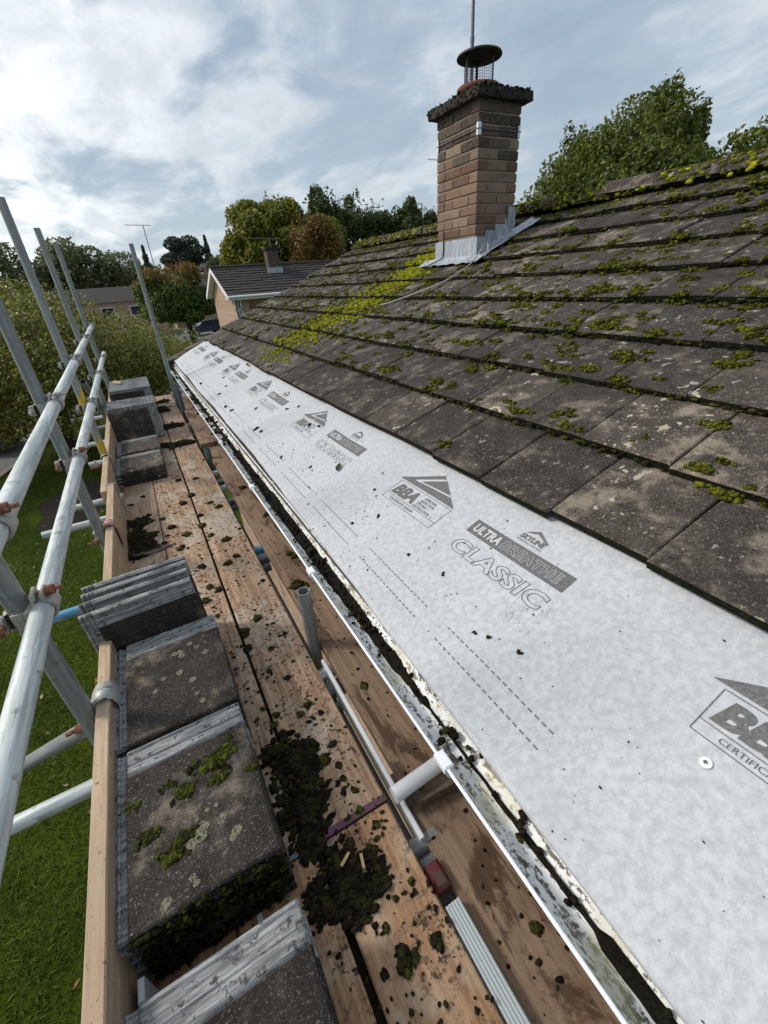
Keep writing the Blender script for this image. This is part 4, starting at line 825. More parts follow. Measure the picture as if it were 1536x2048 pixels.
for (x0, y, mt, lb) in ((-.86, 1.11, G_BRIGHT, None), (-.72, 2.12, G_BLUE, 'transom with pale blue paint'), (-.86, 3.12, G_BRIGHT, None), (-.72, 3.46, G_BRIGHT, None), (-.66, 4.42, G_BRIGHT, None), (-.78, 5.1, G_BRIGHT, None), (-.72, 5.75, G_DULL, None), (-.74, 6.3, G_BRIGHT, None), (-.70, .455, G_DULL, None), (-.7, -.6, G_BRIGHT, None)):
    tube('transom', (.60 if y != .455 else .33, y + .02, tz), (x0, y, tz), mt, lb)
tube('raker', (SX - .05, 1.20, -1.16), (-1.05, 1.62, -1.66), G_DULL)
tube('brace', (SX - .05, 5.9, -1.5), (-.47, 4.5, -.62), G_DULL)
for (y, zt) in ((1.235, -.985), (3.70, -1.165), (5.45, -.89)): tube('inner_standard', (.282, y, GZ), (.282, y, zt), G_POST if y > 2 else G_DULL)
tube('inner_standard', (.272, 6.16, GZ), (.285, 6.17, .49), G_DULL, 'tall slim inner standard')
tube('inner_standard', (.282, -.7, GZ), (.282, -.7, -1.3), G_DULL)
# couplers: two bands, a saddle between them, bolts with nuts and hinged flaps
def coupler(y, z, xr, band=G_PALE, bolt=RUST):
    c = link('coupler', None, scaf, (xr - .024, y, z)); WO[c.name] = Vector((xr - .024, y, z))
    b = MB(); n = 22
    def ring(cx, cy, cz, axis, ro, ri, wd, gap=0.5, st=0):
        V = []
        for sgn in (-1, 1):
            for rr in (ro, ri):
                for i in range(n):
                    t = st + gap / 2 + (2 * math.pi - gap) * i / (n - 1); a_, b_ = rr * math.cos(t), rr * math.sin(t)
                    V.append((cx + a_, cy + sgn * wd / 2, cz + b_) if axis == 'y' else (cx + a_, cy + b_, cz + sgn * wd / 2))
        F = []
        for i in range(n - 1): F += [(i, i + 1, n + i + 1, n + i), (2 * n + i, 3 * n + i, 3 * n + i + 1, 2 * n + i + 1), (i, 2 * n + i, 2 * n + i + 1, i + 1), (n + i, n + i + 1, 3 * n + i + 1, 3 * n + i)]
        b.add(V, F, 0, False)
    ring(xr, y - .004, z, 'y', .0315, .0245, .046, .55, math.pi * .5)
    ring(SX, y, z - .012, 'z', .0315, .0245, .046, .55, math.pi * 1.25)
    b.box((xr - .036, y - .036, z - .036), (xr - .012, y + .004, z + .016), 0, None, .006)
    # raised lips of the two half clamps
    b.box((xr - .014, y - .027, z + .028), (xr - .004, y + .019, z + .048), 0, None, .003); b.box((xr + .006, y - .027, z + .026), (xr + .015, y + .019, z + .046), 0, None, .003)
    b.box((SX - .048, y - .030, z - .034), (SX - .030, y - .020, z + .010), 0, None, .003); b.box((SX - .048, y - .016, z - .034), (SX - .030, y - .006, z + .010), 0, None, .003)
    b.build('clamp_body', band, c)
    b = MB(); b.tube([(xr - .045, y - .004, z + .038), (xr + .052, y - .004, z + .038)], .0058, 10); b.tube([(xr + .016, y - .004, z + .038), (xr + .034, y - .004, z + .038)], .0125, 6); b.tube([(xr - .05, y - .004, z + .038), (xr - .038, y - .004, z + .038)], .0105, 10); b.build('bolt', bolt, c)
    b = MB(); b.tube([(SX - .040, y + .03, z - .012), (SX - .040, y - .078, z - .012)], .0058, 10); b.tube([(SX - .040, y - .032, z - .012), (SX - .040, y - .050, z - .012)], .0125, 6); b.build('bolt', bolt, c)
for i, y in enumerate(STD):
    coupler(y, -.655, XR, G_RED if i in (1, 2) else G_PALE, RUST if i < 2 else G_PALE)
    coupler(y, -.515 + .215 * (y + 2.6) / 9.22, XR, G_PALE, RUST if i == 0 else G_PALE)
# toe board clips: curved strap over the board
def clip(y, xc, mat, w_=.075):
    c = link('toe_board_clip', None, scaf, (xc, y, BZ + .22)); WO[c.name] = Vector((xc, y, BZ + .22)); b = MB(); path = [(xc + .027, BZ + .10), (xc + .027, BZ + .20), (xc + .021, BZ + .226), (xc + .004, BZ + .238), (xc - .018, BZ + .235), (xc - .034, BZ + .216), (xc - .050, BZ + .186), (xc - .070, BZ + .168), (xc - .082, BZ + .172)]
    V = []
    for k, (x, z) in enumerate(path):
        f = 1.0 if k < 5 else 1.0 - .13 * (k - 4)
        for dy in (-w_ / 2, w_ / 2):
            V.append((x, y + dy * f, z)); V.append((x + (.003 if k < 2 else 0), y + dy * f, z + (.0035 if k > 1 else 0)))
    F = []
    for k in range(len(path) - 1):
        o_ = k * 4; F += [(o_, o_ + 4, o_ + 6, o_ + 2), (o_ + 1, o_ + 3, o_ + 7, o_ + 5), (o_, o_ + 1, o_ + 5, o_ + 4), (o_ + 2, o_ + 6, o_ + 7, o_ + 3)]
    b.add(V, F, 0, True); b.build('strap', mat, c)
    b = MB(); b.tube([(xc - .055, y - .028, BZ + .166), (xc - .118, y - .030, BZ + .160)], .007, 8); b.tube([(xc - .072, y - .028, BZ + .164), (xc - .092, y - .029, BZ + .162)], .0125, 6); b.box((xc - .09, y - .03, BZ + .155), (xc - .052, y + .012, BZ + .166), 0, None, .003); b.build('bolt', RUST, c)
    b = MB(); b.box((xc - .086, y - .004, BZ + .158), (xc - .076, y + .030, BZ + .200), 0, None, .003); b.build('wedge', G_PALE, c)
clip(1.165, -.371, STRAP, .07); clip(2.36, -.374, G_PINK, .07); clip(3.60, -.416, STRAP, .045)
# fittings seen in the gap between the boards
def fitting(name, y, x0, x1, z, mat, label, parent=scaf):
    b = MB(); b.box((x0, y - .03, z - .03), (x1, y + .03, z + .018), 0, None, .008); b.box((x0 + .008, y - .075, z - .05), (x1 - .01, y - .048, z - .01), 0, None, .006); o = b.build(name, mat, parent); return o
for (y, mt) in ((1.06, G_POST), (2.06, G_POST), (2.9, G_POST), (3.3, G_POST), (4.7, G_POST), (.42, G_DULL)): fitting('board_coupler', y, .252, .318, BZ - .075, mt, '')
mb = MB(); mb.box((.258, .372, BZ - .07), (.325, .438, BZ - .045), 0, None, .004); mb.build('painted_tube_end', P_YEL, scaf) if False else None
o = fitting('red_clamp', .385, .25, .292, BZ - .03, P_RED, ''); o['label'] = 'dark red painted clamp'
# ribbed aluminium beam slung below the boards
beam = MB(); x0, x1, zt = .2505, .2895, BZ - .010; prof = [(x0, zt - .12), (x0, zt - .004)]
for i in range(5):
    xa = x0 + (x1 - x0) * i / 5; wv = (x1 - x0) / 5; prof += [(xa + .0015, zt), (xa + wv * .62, zt), (xa + wv * .72, zt - .0055), (xa + wv * .95, zt - .0055)]
prof += [(x1, zt - .002), (x1, zt - .12)]
beam.prism(prof, 1, -2.6, .325); tag(beam.build('ribbed_beam', ALU), 'white ribbed aluminium beam visible in the gap below the boards', 'beam')
mb = MB(); prof = [(.279, BZ - .09), (.279, BZ - .025), (.282, BZ - .022), (.290, BZ - .022), (.293, BZ - .025), (.293, BZ - .09)]; mb.prism(prof, 1, .47, 1.16); tag(mb.build('white_trim_strip', WPLAST), 'narrow white plastic strip in the gap beside the standing tube stub', 'trim strip')

# ------------------------------------------------------------------ loose tiles
def loose_mesh():
    mb = MB(); W_, L_, S_ = .332, .424, .036; b = .004
    # weathered face: slightly chamfered slab
    def slab(x0, x1, y0, y1, z0, z1, mi):
        mb.box((x0, y0, z0), (x1, y1, z1), mi, None, b)
    slab(S_, W_, 0, L_ - .082, 0, .026, 0)
    slab(S_ + .001, W_ - .001, L_ - .0825, L_, 0.001, .0195, 1)
    for (y0, y1, z) in ((L_ - .078, L_ - .056, .0245), (L_ - .050, L_ - .040, .0225), (L_ - .014, L_ - .002, .024)): slab(S_ + .004, W_ - .004, y0, y1, .005, z, 1)
    slab(0, S_ + .002, .006, L_ - .001, .001, .0125, 1)
    for (x0, x1, z) in ((.001, .008, .021), (.014, .022, .0195)): slab(x0, x1, .008, L_ - .003, .004, z, 1)
    for x in (.10, .24): slab(x, x + .028, L_ - .03, L_ - .012, -.010, .005, 1)
    me = bpy.data.meshes.new('loose_tile'); v = np.concatenate(mb.v); me.from_pydata(v.tolist(), [], mb.f); me.materials.append(TILE_STACK); me.materials.append(BARE); me.polygons.foreach_set('material_index', mb.mi); me.update(); return me
LM = loose_mesh()
def lt(loc, rot, label, group=None):
    o = link('loose_tile', LM, None, loc, rot); tag(o, label, 'roof tile', group); return o
ORD = 'second third fourth fifth sixth seventh eighth ninth tenth eleventh twelfth thirteenth fourteenth fifteenth sixteenth seventeenth eighteenth nineteenth twentieth twenty-first twenty-second twenty-third rearmost'.split()
def stack(x, y, n, top, lab_top, lab_rest, grp):
    for i in range(n):
        z = BZ + .0045 + i * .0275; last = i == n - 1
        lt((x + (0 if last else rng.normal(0, .004)), y + (0 if last else rng.normal(0, .006)), z), (0, 0, 0 if last else rng.normal(0, .008)), lab_top if last else (ORD[n - 2 - i] + ' from top, ' + lab_rest if i else 'bottom ' + lab_rest), grp)
stack(-.362, .022, 6, 0, 'topmost tile of the stack at the bottom edge, wet grey head strip', 'concrete tile in the stack at the bottom edge', 'tiles stacked at the bottom edge')
stack(-.365, .532, 7, 0, 'topmost tile with moss cushions and round lichen on the nearest full stack', 'concrete tile with mossy edge in the nearest full stack', 'tiles of the nearest full stack')
stack(-.360, .968, 7, 0, 'topmost brown tile with pale lichen, just in front of the leaning tiles', 'concrete tile in the stack just before the leaning tiles', 'tiles of the stack before the leaning tiles')
stack(-.392, 3.462, 4, 0, 'topmost dark tile of the low stack beyond the mud heap', 'concrete tile in the low stack beyond the mud heap', 'tiles of the low stack beyond the mud heap')
stack(-.385, 3.93, 4, 0, 'topmost tile of the second low stack before the upright row', 'concrete tile in the second low stack before the upright row', 'tiles of the second low stack')
stack(-.385, 5.10, 5, 0, 'topmost tile lying flat between the two upright rows', 'concrete tile in the flat stack between upright rows', 'tiles between the upright rows')
# tiles standing on their long edge: local y -> world x, local x -> down, local z -> towards the camera
def upright(y, x, lean, roll, label, grp, zoff=0.0, up='side'):
    B = Matrix(((0, 1, 0), (0, 0, -1), (-1, 0, 0)))       # columns: local x -> (0,0,-1); local y -> (1,0,0); local z -> (0,-1,0)
    Rm = Euler((lean, roll, rng.normal(0, .01))).to_matrix() @ B
    top = Vector((0, 0, .332)); base = Vector((x, y, BZ + .004 + zoff)); o = lt(base + Rm @ Vector((-.332, 0, 0)), Rm.to_euler(), label, grp); return o
def upright2(y, x, lean, roll, label, grp):               # head strip upwards: local y -> up
    B = Matrix(((1, 0, 0), (0, 0, -1), (0, 1, 0))); Rm = Euler((lean, roll, rng.normal(0, .012))).to_matrix() @ B
    return lt(Vector((x, y, BZ + .003)), Rm.to_euler(), label, grp)
for i, (y, x, le, ro, lb) in enumerate(((1.418, -.405, -.04, -.03, 'front leaning tile with dark weathered face, just behind the flat stack'), (1.492, -.412, -.03, -.02, 'second leaning tile, grey edge showing above the front one'), (1.55, -.405, -.02, -.03, 'third leaning tile of the four behind the flat stack'), (1.60, -.408, -.015, -.025, 'rearmost leaning tile of the four, facing the open boards'))):
    o = upright2(y, x, le - .02, ro, lb, 'tiles leaning behind the flat stack'); o.scale = (1.06, .80, 1.0)
for i in range(13): upright(4.66 + i * .031, -.405, -.05 if i < 2 else rng.normal(0, .012), 0, 'dark faced tile at the front of the first upright row' if i == 0 else 'concrete tile on edge, ' + ORD[i - 1] + ' from the front of the first upright row', 'tiles of the first upright row')
for i in range(24): upright(5.62 + i * .030, -.40, rng.normal(0, .01), 0, 'front tile of the second upright row beneath the batten piece' if i == 0 else 'concrete tile on edge, ' + ORD[i - 1] + ' from the front of the second upright row', 'tiles of the second upright row')
mb = MB(); mb.box((-.085, -.014, 0), (.085, .014, .022), 0, Matrix.Translation((-.30, 6.02, BZ + .346)) @ Euler((0, .02, R(-62))).to_matrix().to_4x4(), .002); tag(mb.build('batten_offcut', STICKW), 'short pale timber offcut lying on the farthest row of tiles', 'timber offcut')
# moss and lichen on the near loose tiles
mb = MB(); zt = BZ + .0045 + 6 * .0275 + .026
def tmoss(cx, cy, n, sp, r_, z=zt):
    for _ in range(n * 3): q = r_ * rng.uniform(.35, .85); blob(mb, (cx + rng.normal(0, sp), cy + rng.normal(0, sp * .6), z + q * .1), (q * rng.uniform(1, 1.3), q * .85, q * .62), 2, .45)
tmoss(-.13, .80, 18, .018, .012); tmoss(-.10, .82, 12, .02, .01); tmoss(-.205, .765, 16, .011, .010); tmoss(-.118, .755, 18, .010, .011); tmoss(-.285, .70, 18, .011, .010); tmoss(-.245, .635, 16, .011, .010); tmoss(-.215, .66, 10, .012, .010); tmoss(-.045, .735, 6, .008, .008); tmoss(-.31, .79, 7, .01, .006); tmoss(-.235, .80, 7, .012, .006)
mb2 = MB()
for i in range(700): x = rng.uniform(-.325, -.035); blob(mb2, (x, .529 + rng.normal(0, .003), rng.uniform(BZ + .005, zt - .010)), (rng.uniform(.004, .011), .006, rng.uniform(.003, .008)), 1, .45)
tag(mb2.build('tile_edge_moss', moss_mat('stack edge moss', (.007, .007, .004), (.016, .017, .006), (.060, .066, .012))), 'black green moss fringe on the near face of the nearest full stack', 'moss', kind='stuff')
tag(mb.build('tile_moss', moss_mat('stack moss', (.016, .017, .006), (.055, .062, .012), (.12, .135, .02))), 'moss cushions on top of the nearest full stack of tiles', 'moss', kind='stuff')
m = M('lichen', 1.0, 0, .1); p = m.pos(); n_ = m.noise(p, 190, 4, .7); m.col(m.mix(m.rng(n_, .4, .6), (.085, .075, .055), (.25, .24, .165))); m.bump(n_, .6, .004); LICH = m.m
mb = MB()
for (x, y, r_) in ((-.185, .645, .017), (-.172, .66, .012), (-.20, .637, .012), (-.135, .652, .010), (-.128, .66, .008), (-.205, .625, .008), (-.11, .612, .012), (-.118, .603, .009), (-.208, .572, .007), (-.202, .558, .007), (-.258, .555, .010), (-.265, .548, .008), (-.14, .69, .006), (-.16, .69, .006), (-.185, .68, .005)):
    V = [(x + r_ * (1 + rng.normal(0, .12)) * math.cos(t) , y + r_ * (1 + rng.normal(0, .12)) * math.sin(t), zt + .0012) for t in np.linspace(0, 6.28, 15)[:-1]]; mb.add(V + [(x, y, zt + .0006)], [(i, (i + 1) % 14, 14) for i in range(14)])
for i in range(16):
    x, y, r_ = rng.uniform(-.30, -.05), rng.uniform(1.0, 1.28), rng.uniform(.004, .012); V = [(x + r_ * (1 + rng.normal(0, .12)) * math.cos(t), y + r_ * (1 + rng.normal(0, .12)) * math.sin(t), zt + .0012) for t in np.linspace(0, 6.28, 15)[:-1]]; mb.add(V + [(x, y, zt + .0006)], [(k, (k + 1) % 14, 14) for k in range(14)])
tag(mb.build('tile_lichen', LICH), 'round grey green lichen crusts on the two nearest stacks of tiles', 'lichen', kind='stuff')

# ------------------------------------------------------------------ mud and moss heaps on the boards
def heap(pts, n, r_, label, mat=MOSS_DARK, hz=.5, sub=2):
    mb = MB()
    for _ in range(int(n * 2.6)):
        i = rng.integers(len(pts)); x, y, sp = pts[i]; q = r_ * .62 * rng.uniform(.35, 1.4); dx, dy = rng.normal(0, sp * .6, 2); z = BZ + q * .15 + max(0, sp * .5 - .6 * math.hypot(dx, dy)) * hz * rng.uniform(.3, 1)
        x_ = x + dx
        blob(mb, (x_, y + dy, z), (q * rng.uniform(.8, 1.7), q * rng.uniform(.6, 1), q * rng.uniform(.4, .8)), sub, .5)
    return tag(mb.build('moss_heap', mat), label, 'moss heap')
heap([(.035, .86, .05), (.065, .80, .06), (.05, .72, .06), (.05, .65, .05), (.02, .68, .04), (.10, .82, .03), (.03, .60, .03)], 330, .014, 'large dark heap of scraped moss beside the nearest full stack')
heap([(.075, .52, .035), (.07, .47, .04), (.085, .43, .035), (.065, .44, .03)], 150, .013, 'dark lumpy moss heap just below the purple banded board end')
heap([(.145, .50, .018), (.15, .46, .022), (.135, .435, .018)], 60, .011, 'crescent of dark moss to the right of the lumpy heap')
heap([(.005, .50, .025), (.0, .47, .03), (.02, .445, .02)], 60, .011, 'dark moss heap against the far corner of the bottom edge stack')
heap([(-.30, 2.78, .06), (-.33, 2.6, .06), (-.28, 2.55, .06), (-.30, 2.42, .06), (-.34, 2.38, .04), (-.26, 2.42, .04)], 300, .02, 'dark moss heap piled against the toe board beyond the leaning tiles')
heap([(.02, 4.28, .06), (.08, 4.27, .06), (.15, 4.26, .05), (.20, 4.25, .03)], 200, .024, 'flat dark moss heap across the boards near the first inner post')
heap([(.02, 4.98, .06), (.09, 4.97, .07), (.15, 4.96, .05)], 200, .026, 'second dark moss heap across the far boards beside the upright row')
heap([(.06, 5.9, .07), (.12, 6.3, .06), (.08, 5.75, .05)], 150, .026, 'dark moss heap at the far end of the boards by the last row')
mb = MB(); V = []
for i in range(15):
    u = i / 14; hw = .020 * (math.sin(math.pi * min(1, u * 1.05 + .03)) ** .6) + .002
    for j in range(5): k = -1 + j / 2; V.append((-.385 + .27 * u, 2.36 + .03 * u * 0 + k * hw + .008 * math.sin(u * 9), BZ + .004 + .010 * (1 - k * k) + .003 * math.sin(u * 30 + j)))
mb.add(V, grid_faces(15, 5), 0, True); tag(mb.build('bark_strip', BARKW), 'torn strip of rotten grey timber beside the moss heap at the toe board', 'timber strip')
mb = MB()
for (x, y, a_) in ((.125, .49, 1.35), (.09, .515, .6)): mb.box((-.018, -.0035, 0), (.018, .0035, .003), 0, Matrix.Translation((x, y, BZ + .012)) @ Euler((0, .25, a_)).to_matrix().to_4x4())
tag(mb.build('wood_splinters', STICKW), 'two pale orange wood splinters stuck in the lumpy moss heap', 'splinter', kind='stuff')
mb = MB(); mb.box((-.338, .462, BZ + .002), (-.326, .500, BZ + .12), 0, None, .002); tag(mb.build('metal_strip', ALU), 'pale metal strip standing between the two nearest stacks by the toe board', 'metal strip')
mb = MB(); mb.box((-.128, .462, BZ + .001), (-.116, .525, BZ + .006), 0, None, .001); tag(mb.build('metal_strip', ALU), 'short pale metal strip lying on the board between the two nearest stacks', 'metal strip')
# single clods
sp = [(.125, 1.5, .020), (.14, 1.13, .016), (.165, .985, .018), (.13, .96, .016), (.19, .93, .012), (.11, .80, .012), (.14, .775, .022), (.17, .74, .014), (.165, .70, .013), (.18, .655, .014), (.155, .67, .012), (.17, .60, .013), (.19, .55, .012), (.13, .31, .018), (.12, .285, .020), (.145, .29, .013), (.20, .285, .017), (.21, .40, .012), (.115, .36, .012), (.08, .30, .012), (.18, .52, .010), (.06, 1.0, .016), (.055, .93, .016), (.04, .97, .014), (.03, 1.05, .012), (.05, 1.35, .018), (.06, 1.45, .022), (-.02, 1.62, .015), (.02, 1.8, .020), (-.05, 1.75, .022), (-.02, 1.85, .02), (-.02, 2.05, .024), (.10, 2.0, .024), (.15, 2.05, .02), (.14, 2.25, .024), (.07, 2.35, .022), (.04, 2.5, .024), (.06, 2.65, .02), (-.1, 2.3, .024), (-.05, 2.45, .024), (-.12, 2.6, .026), (-.16, 2.75, .022), (-.02, 2.9, .026), (.05, 3.0, .028), (.14, 2.8, .024), (.18, 2.7, .022), (.0, 3.35, .026), (.12, 3.3, .022), (-.33, 3.1, .018), (-.25, 3.2, .016), (.40, 1.90, .020), (.42, 1.86, .024), (.35, 1.62, .03), (.38, 1.6, .018), (.36, .95, .020), (.42, 2.4, .026), (.38, 2.9, .03), (.41, .20, .017), (.215, 1.75, .014), (.13, 1.3, .014), (.09, 1.2, .014), (.20, 1.35, .011)]
for i, (x, y, r_) in enumerate(sp):
    r_ *= .74 if y < 1.3 else .9; mb = MB(); green = i % 3 != 1; zb_ = BZ - (.042 if (x > .28 and y < .5) else 0)
    for _ in range(rng.integers(7, 13)): q = r_ * rng.uniform(.35, .75); blob(mb, (x + np.clip(rng.normal(0, r_ * .32), -.4 * r_, .4 * r_), y + np.clip(rng.normal(0, r_ * .36), -.4 * r_, .4 * r_), zb_ + q * .25), (q * rng.uniform(1, 1.5), q, q * .5), 2, .45)
    tag(mb.build('moss_clod', MOSS_CLOD if green else MOSS_DARK), clod_label(x, y, ('large ' if r_ > .0165 else 'small ') + ('greenish moss' if green else 'blackish dirt')), 'moss', 'moss clods dropped on the boards')
mb = MB()
for i in range(1500):
    u = rng.uniform(); y = .1 + 4.5 * rng.uniform() ** 1.5; x = rng.uniform(-.16, .245) if u < .8 else (rng.uniform(.31, .47) if u < .92 else rng.uniform(-.34, -.1))
    if x < -.02 and y < 1.62: continue
    zb_ = BZ - (.042 if (x > .28 and y < .5) else 0); r_ = abs(rng.normal(0, .0028)) + .0012; blob(mb, (x, y, zb_ + .001), (r_ * rng.uniform(1, 1.8), r_, r_ * .6), 1, .3)
tag(mb.build('dirt_crumbs', MOSS_DARK), 'fine crumbs of dirt scattered over the scaffold boards', 'dirt', kind='stuff')

# ------------------------------------------------------------------ trees
def leaves(c, nrm, size, asp=.55, jit=.9):
    n = len(c); d = nrm + rng.normal(0, jit, (n, 3)); d /= np.linalg.norm(d, axis=1)[:, None] + 1e-9
    a = np.cross(d, rng.normal(0, 1, (n, 3))); a /= np.linalg.norm(a, axis=1)[:, None] + 1e-9; b = np.cross(d, a); s = (size * rng.uniform(.6, 1.3, n))[:, None]
    return np.stack([c - a * s * .5, c - b * s * asp * .5 + d * s * .06, c + a * s * .5, c + b * s * asp * .5 + d * s * .06], 1)
def crown_pts(lobes, n, shell=(.55, 1.03)):
    w_ = np.array([l[3] * l[4] + l[4] * l[5] + l[3] * l[5] for l in lobes]); idx = rng.choice(len(lobes), n, p=w_ / w_.sum()); Lb = np.array(lobes)[idx]
    d = rng.normal(0, 1, (n, 3)); d /= np.linalg.norm(d, axis=1)[:, None]; r_ = (rng.uniform(shell[0] ** 3, shell[1] ** 3, n)) ** (1 / 3); k = rng.normal(0, 3, (6, 3)); wob = 1 + .10 * np.sin(d @ k.T + idx[:, None]).sum(1) / 2
    return Lb[:, :3] + d * Lb[:, 3:6] * (r_ * wob)[:, None], d
def lobes_in(c, r, n, f=.42, low=-.8):
    out = [(*c, r[0] * .74, r[1] * .74, r[2] * .74)]
    for i in range(n):
        d = rng.normal(0, 1, 3); d /= np.linalg.norm(d); d[2] = max(d[2], low); q = f * rng.uniform(.7, 1.25); k = rng.uniform(.62, .9); out.append((c[0] + d[0] * r[0] * k, c[1] + d[1] * r[1] * k, c[2] + d[2] * r[2] * k, r[0] * q, r[1] * q, r[2] * q))
    return out
def tree(name, label, base, c, r, nl, ls, mat, tr=.16, nlobe=16, cat='tree', group=None, shoots=0, low=-.8, shell=(.55, 1.03), extra=None, mat2=None, f2=None, jit=.9, f=.42, trunk_n=10):
    t = thing(name, label, cat, base, group); lobes = lobes_in(c, r, nlobe, f, low) + (extra or [])
    P_, d = crown_pts(lobes, nl, shell); d = d * .6 + np.array((0, 0, .5)); V = leaves(P_, d, np.full(nl, ls), .55, jit)
    if shoots:
        S = []
        for i in range(shoots):
            a = rng.uniform(0, 6.28); rr = math.sqrt(rng.uniform()) * .95; p0 = np.array((c[0] + r[0] * rr * math.cos(a), c[1] + r[1] * rr * math.sin(a), c[2] + r[2] * (math.sqrt(max(0, 1 - rr * rr)) * .92))); h_ = rng.uniform(.1, .34) * r[2]; dr = np.array((rng.normal(0, .15), rng.normal(0, .15), 1)); dr /= np.linalg.norm(dr)
            k = max(4, int(h_ / (ls * .28))); tt = rng.uniform(0, 1, k); S.append(p0 + dr * (tt * h_)[:, None] + rng.normal(0, ls * .4, (k, 3)) * (1.3 - tt)[:, None])
        S = np.concatenate(S); V = np.concatenate([V, leaves(S, np.tile((0, 0, .3), (len(S), 1)), np.full(len(S), ls), .55, 1.0)])
    if mat2 is not None:
        cen = V.mean(1); sel = f2(cen); soup('crown_tips', V[sel], 4, mat2, t, base); V = V[~sel]
    soup('crown', V, 4, mat, t, base)
    mb = MB(); top = np.array((c[0], c[1], c[2] + r[2] * .2)); b_ = np.array(base); mid = b_ + (top - b_) * .45 + np.array((rng.normal(0, .08), rng.normal(0, .08), 0)) * (tr / .16)
    mb.tube([b_ - (0, 0, .05), b_ + (0, 0, .12), mid, top], [tr * 1.45, tr, tr * .8, tr * .28], trunk_n)
    for i in range(7):
        l = lobes[rng.integers(1, len(lobes))]; q = np.array(l[:3]); st = b_ + (top - b_) * rng.uniform(.42, .8); md = (st + q) / 2 + (0, 0, .1 * r[2]); mb.tube([st, md, q], [tr * .45, tr * .28, tr * .08], 6)
    mb.build('trunk', BARK, t); return t
tree('crab_apple_tree', 'broad olive leaved tree filling the left side behind the scaffold tubes', (-2.75, 16.6, GZ), (-2.35, 16.2, -1.55), (3.55, 3.2, 2.0), 120000, .088, LF_APPLE, .19, 34, shoots=36, low=-.65,
     extra=[(-5.2, 15.2, -1.5, 1.9, 1.9, 1.7), (-6.5, 14.0, -1.3, 1.8, 1.8, 1.7), (-.9, 15.6, -2.3, 1.6, 1.5, 1.1), (-4.2, 16, -2.6, 1.4, 1.4, .9), (.25, 15.0, -2.1, 1.05, 1.0, 1.1), (-.3, 15.2, -1.6, 1.3, 1.3, 1.2)])
tw = thing('tree_sprig', 'single leafy twig sticking up above the broad olive tree', 'twig', (-1.1, 14.9, .6)); P0 = np.array((-1.12, 14.9, -.1)); P1 = np.array((-.62, 14.9, 1.42)); mb = MB(); mb.tube([P0, (P0 + P1) / 2 + (-.06, 0, 0), P1], [.012, .009, .004], 5); mb.build('twig', BARK, tw)
q = np.array([P0 + (P1 - P0) * u + rng.normal(0, .07, 3) for u in np.linspace(.5, 1.02, 15)]); soup('leaf_spray', leaves(q, np.tile((0, -.4, .3), (15, 1)), np.full(15, .19), .5, .8), 4, LF_DARK, tw, tuple(P0))
tree('rowan_tree', 'rounded green tree with orange tinted top beside the dark blue car', (4.75, 43.8, GZ), (4.6, 43.5, -.55), (3.25, 2.8, 2.3), 42000, .22, LF_ROWAN, .26, 22, f=.32, shoots=90, mat2=LF_ORANGE, f2=lambda P_: (P_[:, 2] + rng.normal(0, .7, len(P_))) > 1.0)
tree('oak_tree', 'large yellow green oak behind the neighbouring chimney', (14.8, 47, GZ), (14.6, 47, 2.5), (4.9, 4.2, 4.1), 60000, .34, LF_OAK, .4, 46, f=.27, shoots=40, extra=[(18.6, 46, 3.2, 2.2, 2.2, 2.4)], shell=(.7, 1.04))
tree('rust_tree', 'rust brown tree standing in front of the dark evergreens', (16.3, 41, GZ), (16.2, 41, 1.5), (2.45, 2.3, 3.5), 24000, .24, LF_RUST, .25, 14, shoots=20)
for i, (x, y, z, r_, h_, lb) in enumerate(((21.6, 52, 4.2, 2.6, 4.0, 'dark tree rising behind the rust brown tree'), (27.2, 55, 4.6, 3.1, 3.7, 'tall dark tree with gaps right of the rust brown tree'), (31.2, 56, 4.2, 2.5, 3.6, 'dark green tree in the middle of the wood left of the chimney'), (34.6, 55, 4.9, 2.6, 3.2, 'dark green tree second from the chimney'), (38.6, 55, 4.2, 2.8, 2.9, 'dark green tree showing just left of the chimney'), (24.6, 58, 3.0, 3, 3.6, 'dark low tree deep in the wood behind the roof verge'))):
    tree('woodland_tree', lb, (x, y, GZ), (x, y, z), (r_, r_, h_), 17000, .34, LF_DARK, .26, 26, group='trees of the wood left of the chimney', shell=(.55, 1.06), shoots=24, f=.27)
tree('pine_tree', 'dark rounded pine on the skyline left of the neighbouring house', (12.0, 92, GZ), (12.2, 92, 5.3), (3.1, 3, 2.5), 14000, .42, LF_PINE, .4, 14, shell=(.75, 1.05), extra=[(9.6, 92, 4.7, 1.5, 1.4, .9)])
def conifer(label, base, h_, rad, n, mat, ls):
    t = thing('conifer_tree', label, 'tree', base); u = rng.uniform(0, 1, n) ** .7; tier = np.sin(u * 46) * .22 + .78; a = rng.uniform(0, 6.28, n); r_ = (1 - u) * 0 + rad * (1 - u) ** .8 * tier * rng.uniform(.45, 1.05, n); P_ = np.stack([base[0] + r_ * np.cos(a), base[1] + r_ * np.sin(a), base[2] + h_ * (.12 + .88 * u) - .12 * r_], 1)
    soup('crown', leaves(P_, np.stack([np.cos(a), np.sin(a), np.full(n, .4)], 1), np.full(n, ls), .4, .5), 4, mat, t, base); mb = MB(); mb.tube([base, (base[0], base[1], base[2] + h_ * .97)], [.25, .02], 7); mb.build('trunk', BARK, t)
conifer('slender grey green conifer between the pine and the large oak', (15.7, 90, GZ), 12.4, 2.1, 3200, LF_PINE, .5)
conifer('small dark spiky spruce on the skyline between the pole and the pine', (5.7, 90, GZ), 11.2, 1.9, 2200, LF_PINE, .5)
